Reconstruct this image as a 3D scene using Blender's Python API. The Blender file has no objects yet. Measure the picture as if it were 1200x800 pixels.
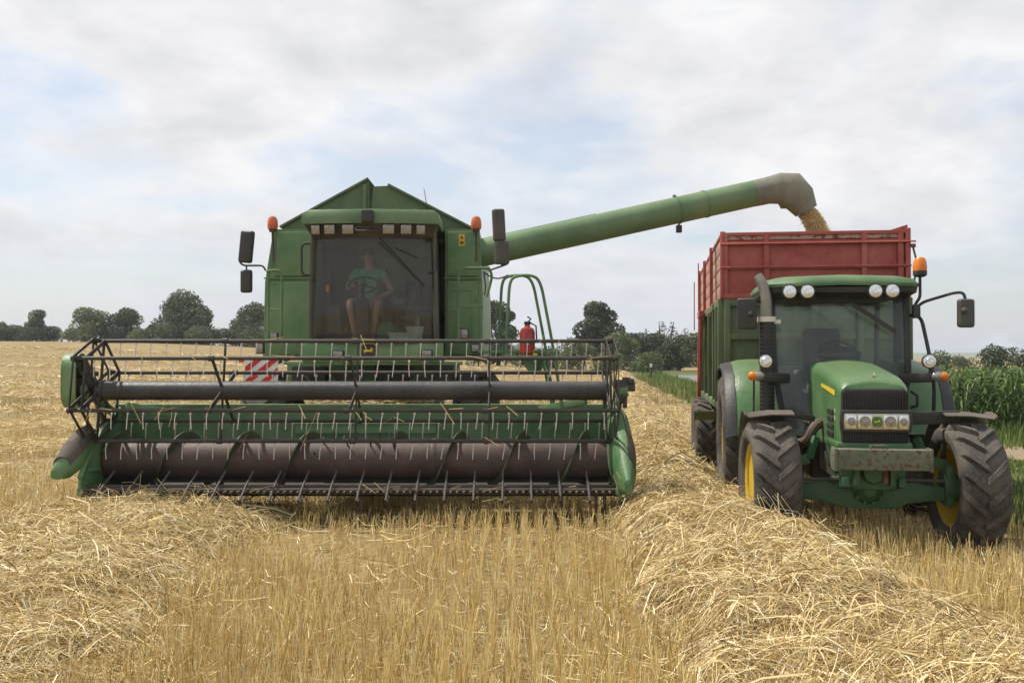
import bpy, bmesh, math, random
import numpy as np
from mathutils import Vector, Matrix, noise as mnoise

random.seed(11)
RNG = np.random.default_rng(11)
SC = bpy.context.scene
COL = SC.collection
R = math.radians
OFF = {}

# ------------------------------------------------------------------ helpers
class MB:
    """collects shapes and links them as ONE mesh object"""
    def __init__(s):
        s.v = []; s.f = []; s.m = []
    def add(s, vs, fs, m=0):
        o = len(s.v)
        s.v.extend([tuple(v) for v in vs])
        for f in fs:
            s.f.append(tuple(i + o for i in f)); s.m.append(m)
        return s
    def _bm(s, bm, m):
        bm.verts.index_update()
        s.add([v.co[:] for v in bm.verts], [[v.index for v in f.verts] for f in bm.faces], m)
        bm.free()
    def box(s, c, size, rot=None, bev=0.0, m=0, seg=2):
        bm = bmesh.new()
        bmesh.ops.create_cube(bm, size=1)
        bmesh.ops.scale(bm, vec=size, verts=bm.verts)
        if bev > 0:
            bmesh.ops.bevel(bm, geom=bm.edges[:], offset=min(bev, min(size) * .45), segments=seg, affect='EDGES', profile=.6)
        if rot is not None:
            M = rot if isinstance(rot, Matrix) else Matrix.Rotation(rot[2], 3, 'Z') @ Matrix.Rotation(rot[1], 3, 'Y') @ Matrix.Rotation(rot[0], 3, 'X')
            bmesh.ops.transform(bm, matrix=M.to_4x4(), verts=bm.verts)
        bmesh.ops.translate(bm, vec=c, verts=bm.verts)
        s._bm(bm, m); return s
    def beam(s, a, b, w, h, bev=0.0, m=0):
        a = Vector(a); b = Vector(b); d = b - a; L = d.length; d.normalize()
        up = Vector((0, 0, 1)) if abs(d.z) < .95 else Vector((0, 1, 0))
        x = d.cross(up).normalized(); z = x.cross(d).normalized()
        M = Matrix((x, d, z)).transposed()
        return s.box((a + b) / 2, (w, L, h), M, bev, m)
    def prism(s, poly, axis, lo, hi, bev=0.0, m=0):
        n = len(poly)
        def P(p, t):
            return (t, p[0], p[1]) if axis == 'x' else (p[0], t, p[1]) if axis == 'y' else (p[0], p[1], t)
        vs = [P(p, lo) for p in poly] + [P(p, hi) for p in poly]
        fs = [tuple(range(n)), tuple(range(2 * n - 1, n - 1, -1))] + [(i, (i + 1) % n, n + (i + 1) % n, n + i) for i in range(n)]
        if bev > 0:
            bm = bmesh.new(); bv = [bm.verts.new(v) for v in vs]
            for f in fs: bm.faces.new([bv[i] for i in f])
            bmesh.ops.recalc_face_normals(bm, faces=bm.faces)
            bmesh.ops.bevel(bm, geom=bm.edges[:], offset=bev, segments=2, affect='EDGES', profile=.6, clamp_overlap=True)
            s._bm(bm, m)
        else:
            s.add(vs, fs, m)
        return s
    def tube(s, pts, r, n=8, m=0, closed=False, cap=True):
        pts = [Vector(p) for p in pts]; N = len(pts)
        rs = r if isinstance(r, (list, tuple)) else [r] * N
        rings = []; u = None
        for i, p in enumerate(pts):
            if closed: t = pts[(i + 1) % N] - pts[i - 1]
            else: t = pts[min(i + 1, N - 1)] - pts[max(i - 1, 0)]
            t.normalize()
            if u is None:
                u = t.cross(Vector((0, 0, 1)) if abs(t.z) < .9 else Vector((1, 0, 0))).normalized()
            else:
                u = (u - t * u.dot(t)).normalized()
            w = t.cross(u)
            rings.append([p + (u * math.cos(2 * math.pi * k / n) + w * math.sin(2 * math.pi * k / n)) * rs[i] for k in range(n)])
        return s.loft(rings, cap and not closed, m, closed)
    def loft(s, rings, cap=True, m=0, closed=False):
        n = len(rings[0]); vs = [v for r_ in rings for v in r_]; fs = []
        for i in range(len(rings) - (0 if closed else 1)):
            a = i * n; b = ((i + 1) % len(rings)) * n
            for k in range(n):
                fs.append((a + k, a + (k + 1) % n, b + (k + 1) % n, b + k))
        if cap:
            fs.append(tuple(range(n))); fs.append(tuple(range((len(rings) - 1) * n, len(rings) * n)))
        return s.add(vs, fs, m)
    def lathe(s, prof, o, axis='z', n=24, m=0, cap=True):
        """prof: (radius, height along the axis)"""
        rings = []
        for r_, h in prof:
            ring = []
            for k in range(n):
                a = 2 * math.pi * k / n; c, d = r_ * math.cos(a), r_ * math.sin(a)
                q = (c, d, h) if axis == 'z' else (h, c, d) if axis == 'x' else (d, h, c)
                ring.append(Vector(o) + Vector(q))
            rings.append(ring)
        return s.loft(rings, cap, m)
    def ball(s, c, r, n=12, m=0):
        r = r if isinstance(r, (list, tuple)) else (r, r, r)
        k = n // 2
        return s.add(*_ball(c, r, n, k), m)
    def sheet(s, grid, m=0):
        nu = len(grid); nv = len(grid[0])
        return s.add([p for row in grid for p in row], [(i * nv + j, i * nv + j + 1, (i + 1) * nv + j + 1, (i + 1) * nv + j) for i in range(nu - 1) for j in range(nv - 1)], m)
    def build(s, name, mats, parent=None, ang=32, solid=0.0):
        po = OFF.get(parent, Vector((0, 0, 0))) if parent else Vector((0, 0, 0))
        A = np.array(s.v); c = Vector(((A.min(0) + A.max(0)) / 2).tolist())
        me = bpy.data.meshes.new(name)
        me.from_pydata([tuple(Vector(v) - c) for v in s.v], [], s.f)
        mats = mats if isinstance(mats, (list, tuple)) else [mats]
        for mt in mats: me.materials.append(mt)
        me.polygons.foreach_set('material_index', s.m)
        bm = bmesh.new(); bm.from_mesh(me)
        bmesh.ops.recalc_face_normals(bm, faces=bm.faces)
        if solid:
            bmesh.ops.solidify(bm, geom=bm.faces[:], thickness=solid)
        bm.to_mesh(me); bm.free()
        me.polygons.foreach_set('use_smooth', [True] * len(me.polygons))
        me.set_sharp_from_angle(angle=R(ang))
        o = bpy.data.objects.new(name, me); COL.objects.link(o)
        o.parent = parent; o.location = c - po; OFF[o] = c
        return o

def _ball(c, r, n, k):
    vs = [(c[0], c[1], c[2] + r[2])]; fs = []
    for i in range(1, k):
        t = math.pi * i / k
        for j in range(n):
            a = 2 * math.pi * j / n
            vs.append((c[0] + r[0] * math.sin(t) * math.cos(a), c[1] + r[1] * math.sin(t) * math.sin(a), c[2] + r[2] * math.cos(t)))
    vs.append((c[0], c[1], c[2] - r[2])); L = len(vs) - 1
    for j in range(n):
        fs.append((0, 1 + j, 1 + (j + 1) % n))
        fs.append((L, L - n + (j + 1) % n, L - n + j))
    for i in range(k - 2):
        for j in range(n):
            a = 1 + i * n
            fs.append((a + j, a + n + j, a + n + (j + 1) % n, a + (j + 1) % n))
    return vs, fs

def fillet(pts, r, k=4):
    pts = [Vector(p) for p in pts]; out = [pts[0]]
    for i in range(1, len(pts) - 1):
        a, b, c = pts[i - 1], pts[i], pts[i + 1]
        ra = min(r, (a - b).length * .49); rc = min(r, (c - b).length * .49)
        p = b + (a - b).normalized() * ra; q = b + (c - b).normalized() * rc
        for j in range(k + 1):
            t = j / k
            out.append(p * (1 - t) ** 2 + b * 2 * t * (1 - t) + q * t * t)
    out.append(pts[-1]); return out

def tag(o, label=None, cat=None, group=None, kind=None):
    if label: o['label'] = label
    if cat: o['category'] = cat
    if group: o['group'] = group
    if kind: o['kind'] = kind
    return o

def thing(name, label, cat, loc, rz=0.0, group=None):
    o = bpy.data.objects.new(name, None); COL.objects.link(o)
    o.empty_display_size = .3
    o.location = loc; o.rotation_euler = (0, 0, rz)
    OFF[o] = Vector((0, 0, 0))
    return tag(o, label, cat, group)

def hub(name, parent, c):
    """an Empty part that carries sub-parts"""
    o = bpy.data.objects.new(name, None); COL.objects.link(o); o.empty_display_size = .1
    o.parent = parent; o.location = Vector(c) - OFF[parent]; OFF[o] = Vector(c)
    return o

def copy_at(o, c, parent=None):
    """a copy of one part, its centre moved to c (in the frame of the thing)"""
    d = o.copy(); COL.objects.link(d)
    parent = parent or o.parent
    d.parent = parent; d.location = Vector(c) - OFF[parent]; OFF[d] = Vector(c)
    return d

# ------------------------------------------------------------------ materials
def new_mat(name):
    m = bpy.data.materials.new(name); m.use_nodes = True
    nt = m.node_tree; nt.nodes.clear()
    out = nt.nodes.new('ShaderNodeOutputMaterial')
    return m, nt, out

def N(nt, t, **kw):
    n = nt.nodes.new(t)
    for k, v in kw.items():
        if k in n.inputs: n.inputs[k].default_value = v
        else: setattr(n, k, v)
    return n

def c4(c): return (c[0], c[1], c[2], 1.0)

def mixc(nt, fac, a, b, mode='MIX'):
    n = nt.nodes.new('ShaderNodeMix'); n.data_type = 'RGBA'; n.blend_type = mode
    for sock, val in ((n.inputs[0], fac), (n.inputs[6], a), (n.inputs[7], b)):
        if isinstance(val, bpy.types.NodeSocket): nt.links.new(val, sock)
        elif isinstance(val, (int, float)): sock.default_value = val
        else: sock.default_value = c4(val)
    return n.outputs[2]

def ramp(nt, src, lo, hi, a=0.0, b=1.0):
    n = nt.nodes.new('ShaderNodeMapRange'); n.clamp = True
    n.inputs[1].default_value = lo; n.inputs[2].default_value = hi
    n.inputs[3].default_value = a; n.inputs[4].default_value = b
    nt.links.new(src, n.inputs[0]); return n.outputs[0]

def mth(nt, op, a, b=None):
    n = nt.nodes.new('ShaderNodeMath'); n.operation = op
    for i, v in enumerate((a, b)):
        if v is None: continue
        if isinstance(v, bpy.types.NodeSocket): nt.links.new(v, n.inputs[i])
        else: n.inputs[i].default_value = v
    return n.outputs[0]

DUST = (.30, .25, .17)
def paint(name, col, rough=.42, dust=.35, top=.35, metal=0.0, scale=2.2, bump=.02, var=.25, dustcol=DUST, rust=0.0, spec=.5):
    m, nt, out = new_mat(name)
    tc = N(nt, 'ShaderNodeTexCoord'); geo = N(nt, 'ShaderNodeNewGeometry')
    def noi(sc, det=6, rgh=.6, src='Object'):
        n = N(nt, 'ShaderNodeTexNoise', Scale=sc, Detail=det, Roughness=rgh)
        nt.links.new(tc.outputs[src], n.inputs['Vector']); return n.outputs['Fac']
    big = noi(scale); fine = noi(scale * 14, 5, .7)
    c = mixc(nt, ramp(nt, big, .3, .72), tuple(x * (1 - var) for x in col), tuple(min(1, x * (1 + var)) for x in col))
    d = mth(nt, 'MULTIPLY', ramp(nt, mth(nt, 'ADD', big, mth(nt, 'MULTIPLY', fine, .6)), .62, 1.02), dust)
    sep = N(nt, 'ShaderNodeSeparateXYZ'); nt.links.new(geo.outputs['True Normal'], sep.inputs[0])
    up = mth(nt, 'MULTIPLY', ramp(nt, sep.outputs[2], .35, .95), mth(nt, 'MULTIPLY', ramp(nt, fine, .25, .7), top))
    f = mth(nt, 'MAXIMUM', d, up)
    c = mixc(nt, f, c, dustcol)
    if rust:
        rn = noi(scale * 5, 8, .72)
        c = mixc(nt, ramp(nt, rn, .56 - rust * .12, .62 - rust * .1), c, (.11, .045, .025))
    b = N(nt, 'ShaderNodeBsdfPrincipled', Metallic=metal)
    nt.links.new(c, b.inputs['Base Color'])
    b.inputs['Specular IOR Level'].default_value = spec
    nt.links.new(mth(nt, 'ADD', mth(nt, 'MULTIPLY', f, .45), rough), b.inputs['Roughness'])
    if bump:
        bp = N(nt, 'ShaderNodeBump', Strength=.25, Distance=bump)
        nt.links.new(mth(nt, 'ADD', fine, mth(nt, 'MULTIPLY', big, 1.5)), bp.inputs['Height']); nt.links.new(bp.outputs[0], b.inputs['Normal'])
    nt.links.new(b.outputs[0], out.inputs[0])
    return m

def glass(name, tint=(.8, .85, .8), dirt=.06, dirtcol=(.35, .3, .22), gloss=1.0, streak=6):
    m, nt, out = new_mat(name)
    tr = N(nt, 'ShaderNodeBsdfTransparent'); tr.inputs[0].default_value = c4(tint)
    gl = N(nt, 'ShaderNodeBsdfGlossy', Roughness=.03)
    df = N(nt, 'ShaderNodeBsdfDiffuse'); df.inputs[0].default_value = c4(dirtcol)
    fr = N(nt, 'ShaderNodeFresnel', IOR=1.5)
    mx = N(nt, 'ShaderNodeMixShader')
    nt.links.new(mth(nt, 'MULTIPLY', fr.outputs[0], gloss), mx.inputs[0]); nt.links.new(tr.outputs[0], mx.inputs[1]); nt.links.new(gl.outputs[0], mx.inputs[2])
    tc = N(nt, 'ShaderNodeTexCoord'); mp = N(nt, 'ShaderNodeMapping'); mp.inputs['Scale'].default_value = (streak, streak, .9)
    n = N(nt, 'ShaderNodeTexNoise', Scale=1.6, Detail=7.0, Roughness=.65)
    nt.links.new(tc.outputs['Object'], mp.inputs[0]); nt.links.new(mp.outputs[0], n.inputs['Vector'])
    m2 = N(nt, 'ShaderNodeMixShader')
    nt.links.new(ramp(nt, n.outputs['Fac'], .3, .75, dirt * .35, dirt * 1.9), m2.inputs[0]); nt.links.new(mx.outputs[0], m2.inputs[1]); nt.links.new(df.outputs[0], m2.inputs[2])
    nt.links.new(m2.outputs[0], out.inputs[0]); return m

def plain(name, col, rough=.5, metal=0.0, var=.12, scale=9.0, emit=0.0, trans=0.0, spec=.5):
    m, nt, out = new_mat(name)
    tc = N(nt, 'ShaderNodeTexCoord')
    n = N(nt, 'ShaderNodeTexNoise', Scale=scale, Detail=5.0, Roughness=.6); nt.links.new(tc.outputs['Object'], n.inputs['Vector'])
    c = mixc(nt, ramp(nt, n.outputs['Fac'], .3, .7), tuple(x * (1 - var) for x in col), tuple(min(1, x * (1 + var)) for x in col))
    b = N(nt, 'ShaderNodeBsdfPrincipled', Roughness=rough, Metallic=metal); nt.links.new(c, b.inputs['Base Color'])
    b.inputs['Specular IOR Level'].default_value = spec
    if trans: b.inputs['Transmission Weight'].default_value = trans
    if emit:
        b.inputs['Emission Color'].default_value = c4(col); b.inputs['Emission Strength'].default_value = emit
    nt.links.new(b.outputs[0], out.inputs[0]); return m

def tinted(name, rough=.6, transl=.25, spec=.25):
    """colour from the strand's or leaf's own 'tint' attribute"""
    m, nt, out = new_mat(name)
    at = N(nt, 'ShaderNodeAttribute', attribute_name='tint')
    b = N(nt, 'ShaderNodeBsdfPrincipled', Roughness=rough); b.inputs['Specular IOR Level'].default_value = spec
    t = N(nt, 'ShaderNodeBsdfTranslucent'); mx = N(nt, 'ShaderNodeMixShader'); mx.inputs[0].default_value = transl
    nt.links.new(at.outputs['Color'], b.inputs['Base Color']); nt.links.new(at.outputs['Color'], t.inputs[0])
    nt.links.new(b.outputs[0], mx.inputs[1]); nt.links.new(t.outputs[0], mx.inputs[2]); nt.links.new(mx.outputs[0], out.inputs[0])
    return m

def earth(name, cols, scale=1.0, bump=.03, rough=.9, big=.05):
    m, nt, out = new_mat(name)
    tc = N(nt, 'ShaderNodeTexCoord')
    def noi(sc, det=8, rgh=.6):
        n = N(nt, 'ShaderNodeTexNoise', Scale=sc, Detail=det, Roughness=rgh); nt.links.new(tc.outputs['Object'], n.inputs['Vector']); return n.outputs['Fac']
    a = noi(9 * scale, 8, .7); b_ = noi(.6 * scale, 5); d = noi(big, 4)
    c = mixc(nt, ramp(nt, a, .32, .68), cols[0], cols[1])
    c = mixc(nt, ramp(nt, b_, .4, .7, 0, .7), c, cols[2])
    c = mixc(nt, ramp(nt, d, .4, .62, 0, .55), c, cols[3])
    b = N(nt, 'ShaderNodeBsdfPrincipled', Roughness=rough); b.inputs['Specular IOR Level'].default_value = .2
    nt.links.new(c, b.inputs['Base Color'])
    bp = N(nt, 'ShaderNodeBump', Strength=.6, Distance=bump); nt.links.new(a, bp.inputs['Height']); nt.links.new(bp.outputs[0], b.inputs['Normal'])
    nt.links.new(b.outputs[0], out.inputs[0]); return m

M = {}
M['green'] = paint('combine_green_paint', (.095, .24, .085), .36, .48, .6)
M['olive'] = paint('tank_green_paint', (.075, .13, .055), .5, .45, .55, dustcol=(.16, .15, .09))
M['header_green'] = paint('header_green_paint', (.058, .18, .062), .42, .38, .5)
M['light_green'] = paint('worn_light_green', (.14, .33, .15), .45, .3, .3)
M['tube_green'] = paint('unloading_tube_paint', (.105, .195, .085), .45, .4, .45, scale=1.2, dustcol=(.22, .24, .14))
M['roof_green'] = paint('dusty_roof_paint', (.06, .15, .055), .45, .5, .5, dustcol=(.17, .19, .10))
M['tractor_green'] = paint('tractor_green_paint', (.058, .165, .052), .28, .25, .4, var=.12)
M['axle_green'] = paint('axle_green_paint', (.028, .11, .05), .45, .28, .4, dustcol=(.14, .13, .08))
M['purple'] = paint('worn_auger_steel', (.070, .048, .042), .5, .3, .35, .1, rust=.04, dustcol=(.2, .15, .12))
M['dark'] = paint('dark_grey_metal', (.035, .033, .033), .5, .35, .5, dustcol=(.16, .13, .10))
M['darkbrown'] = paint('dusty_dark_metal', (.05, .042, .036), .6, .5, .6, dustcol=(.2, .16, .11))
M['bar'] = paint('reel_bar_paint', (.030, .026, .024), .5, .3, .3, dustcol=(.14, .11, .08))
M['black'] = paint('black_plastic', (.018, .018, .019), .45, .25, .3, dustcol=(.14, .12, .09))
M['reel_tube'] = paint('reel_tube_paint', (.028, .028, .030), .38, .25, .55, scale=1.5, dustcol=(.16, .14, .12))
M['tyre'] = paint('tyre_rubber', (.048, .044, .041), .75, .8, .75, scale=3, dustcol=(.19, .165, .135), bump=.01, spec=.3)
M['yellow'] = paint('wheel_yellow_paint', (.62, .42, .02), .4, .25, .3, dustcol=(.28, .21, .10))
M['red'] = paint('trailer_red_paint', (.38, .055, .042), .55, .4, .3, dustcol=(.38, .22, .17))
M['pale_red'] = paint('pale_red_boards', (.46, .24, .19), .7, .5, .3, rust=.3, dustcol=(.42, .33, .28))  # paler red, used for the side boards and the front rail
M['trailer_green'] = paint('trailer_green_paint', (.085, .135, .06), .6, .55, .4, dustcol=(.20, .19, .10))
M['rusty_green'] = paint('rusty_weight_paint', (.105, .14, .095), .7, .5, .35, rust=.36, dustcol=(.2, .17, .12), scale=4.0)
M['rusty_red'] = paint('rusty_red_steel', (.20, .05, .035), .7, .4, .3, rust=.9)
M['steel'] = paint('bright_tine_steel', (.66, .62, .56), .4, .25, .1, 0.0, dustcol=(.5, .43, .35))
M['rubber_grey'] = paint('grey_rubber_spout', (.17, .17, .135), .7, .6, .4, dustcol=(.30, .28, .20))
M['exhaust'] = paint('exhaust_steel', (.26, .24, .22), .4, .4, .2, .6)
M['mirror_grey'] = paint('mirror_grey_plastic', (.05, .048, .045), .5, .4, .3, dustcol=(.18, .16, .13))
M['interior'] = paint('cab_trim', (.085, .080, .070), .7, .3, .3, dustcol=(.2, .16, .11))
M['seat'] = plain('seat_fabric', (.10, .10, .09), .85)
M['lamp'] = plain('lamp_glass', (.30, .28, .24), .15, .3, .25, 30)
M['chrome'] = plain('lamp_reflector', (.75, .75, .74), .12, .85, .2, 40)
M['clear'] = glass('lamp_cover_glass', (.92, .93, .93), .03)
M['amber'] = plain('amber_plastic', (.85, .24, .015), .25, 0, .15, 8, trans=.25)
M['orange_red'] = plain('faded_orange_plastic', (.52, .12, .03), .4, 0, .2, 8)
M['cab_glass'] = glass('dusty_brown_windscreen', (.75, .74, .70), .12, (.32, .30, .25), 1.2)
M['tractor_glass'] = glass('tractor_window_glass', (.93, .98, .96), .07, (.52, .60, .56), 1.0, 2.5)
M['white'] = plain('white_paint', (.72, .71, .68), .5)
M['signal_red'] = plain('signal_red', (.58, .03, .025), .45)
M['ext_red'] = plain('extinguisher_red', (.33, .035, .025), .35, 0, .3)
M['badge_yellow'] = plain('badge_yellow', (.72, .50, .03), .45)
M['tub'] = plain('pale_plastic', (.50, .62, .62), .4)
M['bottle'] = plain('blue_bottle', (.18, .30, .48), .2, trans=.5)
M['shirt'] = plain('green_cotton', (.12, .42, .26), .9)
M['shorts'] = plain('khaki_cotton', (.42, .36, .27), .9)
M['skin'] = plain('skin', (.42, .27, .20), .55)
M['hair'] = plain('brown_hair', (.05, .032, .02), .7)
M['shoe'] = plain('shoe_leather', (.04, .03, .022), .6)
M['bag'] = plain('green_bag_fabric', (.02, .17, .09), .7)
M['grain'] = tinted('grain_kernels', .6, .1)
M['straw'] = tinted('dry_straw', .5, .10, .4)
M['leaf'] = tinted('tree_leaves', .6, .2)
M['maize'] = tinted('maize_leaves', .5, .3, .4)
M['grass'] = tinted('grass_blades', .6, .3)
M['bark'] = plain('bark', (.06, .045, .033), .9, 0, .3, 5)
# ------------------------------------------------------------------ sky, light, camera
SUN = Vector((-.47, .16, .86)).normalized()
EL = math.asin(SUN.z); AZ = math.atan2(SUN.x, SUN.y)
w = bpy.data.worlds.new('World'); SC.world = w; w.use_nodes = True
nt = w.node_tree; nt.nodes.clear()
out = N(nt, 'ShaderNodeOutputWorld'); bg = N(nt, 'ShaderNodeBackground')
sky = N(nt, 'ShaderNodeTexSky'); sky.sky_type = 'NISHITA'; sky.sun_disc = False
sky.sun_elevation = EL; sky.sun_rotation = AZ; sky.air_density = 1.0; sky.dust_density = 1.6; sky.ozone_density = 1.0
tc = N(nt, 'ShaderNodeTexCoord'); sp = N(nt, 'ShaderNodeSeparateXYZ'); nt.links.new(tc.outputs['Generated'], sp.inputs[0])
# clouds lie on a layer overhead: direction / height, so they foreshorten towards the horizon
zz = mth(nt, 'ADD', mth(nt, 'MAXIMUM', sp.outputs[2], 0.0), .30)
cx = mth(nt, 'DIVIDE', sp.outputs[0], zz); cy = mth(nt, 'DIVIDE', sp.outputs[1], zz)
cb = N(nt, 'ShaderNodeCombineXYZ'); nt.links.new(cx, cb.inputs[0]); nt.links.new(cy, cb.inputs[1])
cb.inputs[2].default_value = 3.7
def cn(sc, det, rgh, dist=0.0, off=(0, 0, 0)):
    mp = N(nt, 'ShaderNodeMapping'); mp.inputs['Location'].default_value = off
    nt.links.new(cb.outputs[0], mp.inputs[0])
    n = N(nt, 'ShaderNodeTexNoise', Scale=sc, Detail=det, Roughness=rgh, Distortion=dist); nt.links.new(mp.outputs[0], n.inputs['Vector']); return n.outputs['Fac']
n1 = cn(2.3, 9, .50, .10, (1.3, .4, 0)); n2 = cn(5.0, 8, .55, .2, (5.1, 2.2, 0)); n3 = cn(1.0, 4, .5, 0, (9.3, 1.1, 0))
dens = mth(nt, 'ADD', mth(nt, 'MULTIPLY', n1, .62), mth(nt, 'ADD', mth(nt, 'MULTIPLY', n3, .30), mth(nt, 'MULTIPLY', n2, .10)))
haze = ramp(nt, sp.outputs[2], 0.0, .16, 1.0, 0.0)
mask = mth(nt, 'MAXIMUM', ramp(nt, dens, .445, .545, .42, 1.0), mth(nt, 'MULTIPLY', haze, .85))
shade = ramp(nt, mth(nt, 'ADD', mth(nt, 'MULTIPLY', n2, .7), mth(nt, 'MULTIPLY', n1, .5)), .54, .80)
ccol = mixc(nt, shade, (.95, .95, .96), (.74, .745, .775))
ccol = mixc(nt, mth(nt, 'MULTIPLY', haze, .9), ccol, (.70, .735, .80))
skyc = mixc(nt, 1.0, sky.outputs[0], (.15, .15, .15), 'MULTIPLY')
fin = mixc(nt, mask, skyc, ccol)
nt.links.new(fin, bg.inputs[0]); bg.inputs[1].default_value = 1.0
nt.links.new(bg.outputs[0], out.inputs[0])

sl = bpy.data.lights.new('sun', 'SUN'); sl.energy = 4.9; sl.angle = R(.8); sl.color = (1.0, .94, .84)
so = bpy.data.objects.new('sun', sl); COL.objects.link(so)
so.rotation_euler = SUN.to_track_quat('Z', 'Y').to_euler(); so.location = (-30, 10, 60)

cam = bpy.data.cameras.new('camera'); cam.lens = 36; cam.sensor_width = 36; cam.clip_end = 9000; cam.clip_start = .1
co = bpy.data.objects.new('camera', cam); COL.objects.link(co)
CH = 1.95
co.location = (0, 0, CH); co.rotation_euler = (R(90 + .86), 0, 0)
SC.camera = co
SC.view_settings.view_transform = 'Standard'; SC.view_settings.look = 'None'
SC.view_settings.exposure = 0.0; SC.view_settings.gamma = 1.0; SC.view_settings.use_curve_mapping = False
SC.render.engine = 'CYCLES'; SC.cycles.max_bounces = 8; SC.cycles.transparent_max_bounces = 12
SC.cycles.use_denoising = True

# ------------------------------------------------------------------ terrain
def sstep(t):
    t = np.clip(t, 0, 1); return t * t * (3 - 2 * t)
def hgt(x, y):
    x = np.asarray(x, float); y = np.asarray(y, float)
    A = .45 + 3.95 / (1 + np.exp((x + 24) / 13.0))
    return A * sstep((y - 16) / 145.0)
def H(x, y): return float(hgt(x, y))
def wpx(px, Y): return (px - 600) / 1200 * Y

def _hash(ix, iy, seed):
    n = (ix * 374761393 + iy * 668265263 + seed * 1274126177) & 0x7fffffff
    n = ((n ^ (n >> 13)) * 1274126177) & 0x7fffffff
    return ((n ^ (n >> 16)) & 0xffff) / 65535.0
def vnoise(x, y, seed=0):
    x = np.asarray(x, float); y = np.asarray(y, float)
    ix = np.floor(x).astype(np.int64); iy = np.floor(y).astype(np.int64)
    fx = x - ix; fy = y - iy; fx = fx * fx * (3 - 2 * fx); fy = fy * fy * (3 - 2 * fy)
    a = _hash(ix, iy, seed); b = _hash(ix + 1, iy, seed); c = _hash(ix, iy + 1, seed); d = _hash(ix + 1, iy + 1, seed)
    return (a * (1 - fx) + b * fx) * (1 - fy) + (c * (1 - fx) + d * fx) * fy
def fbm(x, y, seed=0, o=3):
    return sum(vnoise(x * 2 ** k, y * 2 ** k, seed + k) * .5 ** k for k in range(o)) / sum(.5 ** k for k in range(o))

M['soil'] = earth('stubble_soil', [(.13, .09, .04), (.30, .22, .10), (.40, .30, .145), (.25, .18, .085)], 1.0, .04)  # browns darkened to put contact shade between the stalks into the soil colour
M['verge'] = earth('grass_soil', [(.06, .085, .025), (.11, .13, .04), (.16, .15, .06), (.08, .10, .03)], 1.0, .03)
M['track'] = earth('dirt_track', [(.20, .15, .095), (.30, .235, .16), (.25, .19, .12), (.22, .17, .11)], 2.0, .02)
M['road'] = earth('asphalt', [(.16, .155, .15), (.21, .205, .2), (.18, .17, .16), (.2, .19, .18)], 3.0, .004)
M['hill'] = earth('far_fields', [(.14, .17, .12), (.2, .21, .14), (.3, .28, .18), (.16, .2, .17)], .01, .0, .95, .004)

def axis_vals(lo, hi, near, step, grow):
    v = [near]; s = step
    while v[-1] < hi: v.append(v[-1] + s); s *= grow
    u = [near]; s = step
    while u[-1] > lo: u.append(u[-1] - s); s *= grow
    return sorted(set(u[1:] + v))
gx = axis_vals(-2500, 2500, 0, 1.2, 1.09); gy = axis_vals(-120, 4500, 12, 1.2, 1.07)
mb = MB(); mb.sheet([[(x, y, H(x, y)) for y in gy] for x in gx])
tag(mb.build('ground', M['soil'], ang=180), 'harvested stubble field of dry golden soil and straw', 'field', kind='structure')

def strip(name, center, width, mat, dz, label, cat):
    mb = MB(); rows = []
    P = []
    for i in range(len(center) - 1):
        a, b = Vector(center[i]), Vector(center[i + 1]); n = max(1, int((b - a).length / 1.5))
        P += [a + (b - a) * (k / n) for k in range(n)]
    P.append(Vector(center[-1]))
    for i, p in enumerate(P):
        t = (P[min(i + 1, len(P) - 1)] - P[max(i - 1, 0)]).normalized(); nrm = Vector((t.y, -t.x))
        row = []
        for k in range(5):
            q = p + nrm * ((k / 4 - .5) * (width if isinstance(width, (int, float)) else width[min(i, len(width) - 1)]) + .12 * math.sin(i * 1.7 + k))
            row.append((q.x, q.y, H(q.x, q.y) + dz))
        rows.append(row)
    mb.sheet(rows)
    return tag(mb.build(name, mat, ang=180), label, cat, kind='structure')

# field edge, right of it the verge
EDGE_Y = [2, 10.5, 18, 25, 42, 50, 69, 97, 110]; EDGE_X = [4.9, 5.3, 5.8, 6.2, 7.2, 7.5, 8.9, 10.7, 11.5]
def edge_x(y): return np.interp(y, EDGE_Y, EDGE_X)
mb = MB(); rows = []
for y in list(np.arange(2, 30, .7)) + list(np.arange(30, 112, 2.0)):
    x0 = float(edge_x(y)) + .25 * math.sin(y * 1.3) + .15 * math.sin(y * 3.7)
    rows.append([(x, y, H(x, y) + .006) for x in np.linspace(x0, 70, 26)])
mb.sheet(rows)
tag(mb.build('verge', M['verge'], ang=180), 'rough green grass verge beside the stubble field', 'verge', kind='structure')
strip('dirt_track', fillet([(26, 16.8, 0), (14, 18.4, 0), (10.6, 19.4, 0), (9.4, 23, 0), (9.6, 40, 0), (12.6, 74, 0), (13.2, 82, 0)], 5, 8) and
      [(26, 16.8), (14, 18.4), (11.4, 19.2), (10.0, 20.6), (9.3, 23.5), (9.3, 30), (9.9, 42), (11.6, 62), (12.9, 80)], 2.5, M['track'], .011, 'bare brown dirt track along the maize', 'track')
strip('road', [(10.8, 80), (14, 81.5), (22, 84), (45, 88)], 15.0, M['road'], .016, 'grey country road crossing behind the field', 'road')

# far land on the right of the horizon
mb = MB(); rows = []
for x in np.linspace(-1500, 1800, 60):
    rows.append([(x, 900 + d, max(-1, (5.5 + 5 * fbm(x / 260, 1, 5)) * math.sin(min(1, d / 500) * math.pi * .5))) for d in (0, 120, 300, 600)])
mb.sheet(rows); tag(mb.build('hills', M['hill'], ang=180), 'distant low hills along the horizon', 'hills', kind='structure')

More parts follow.
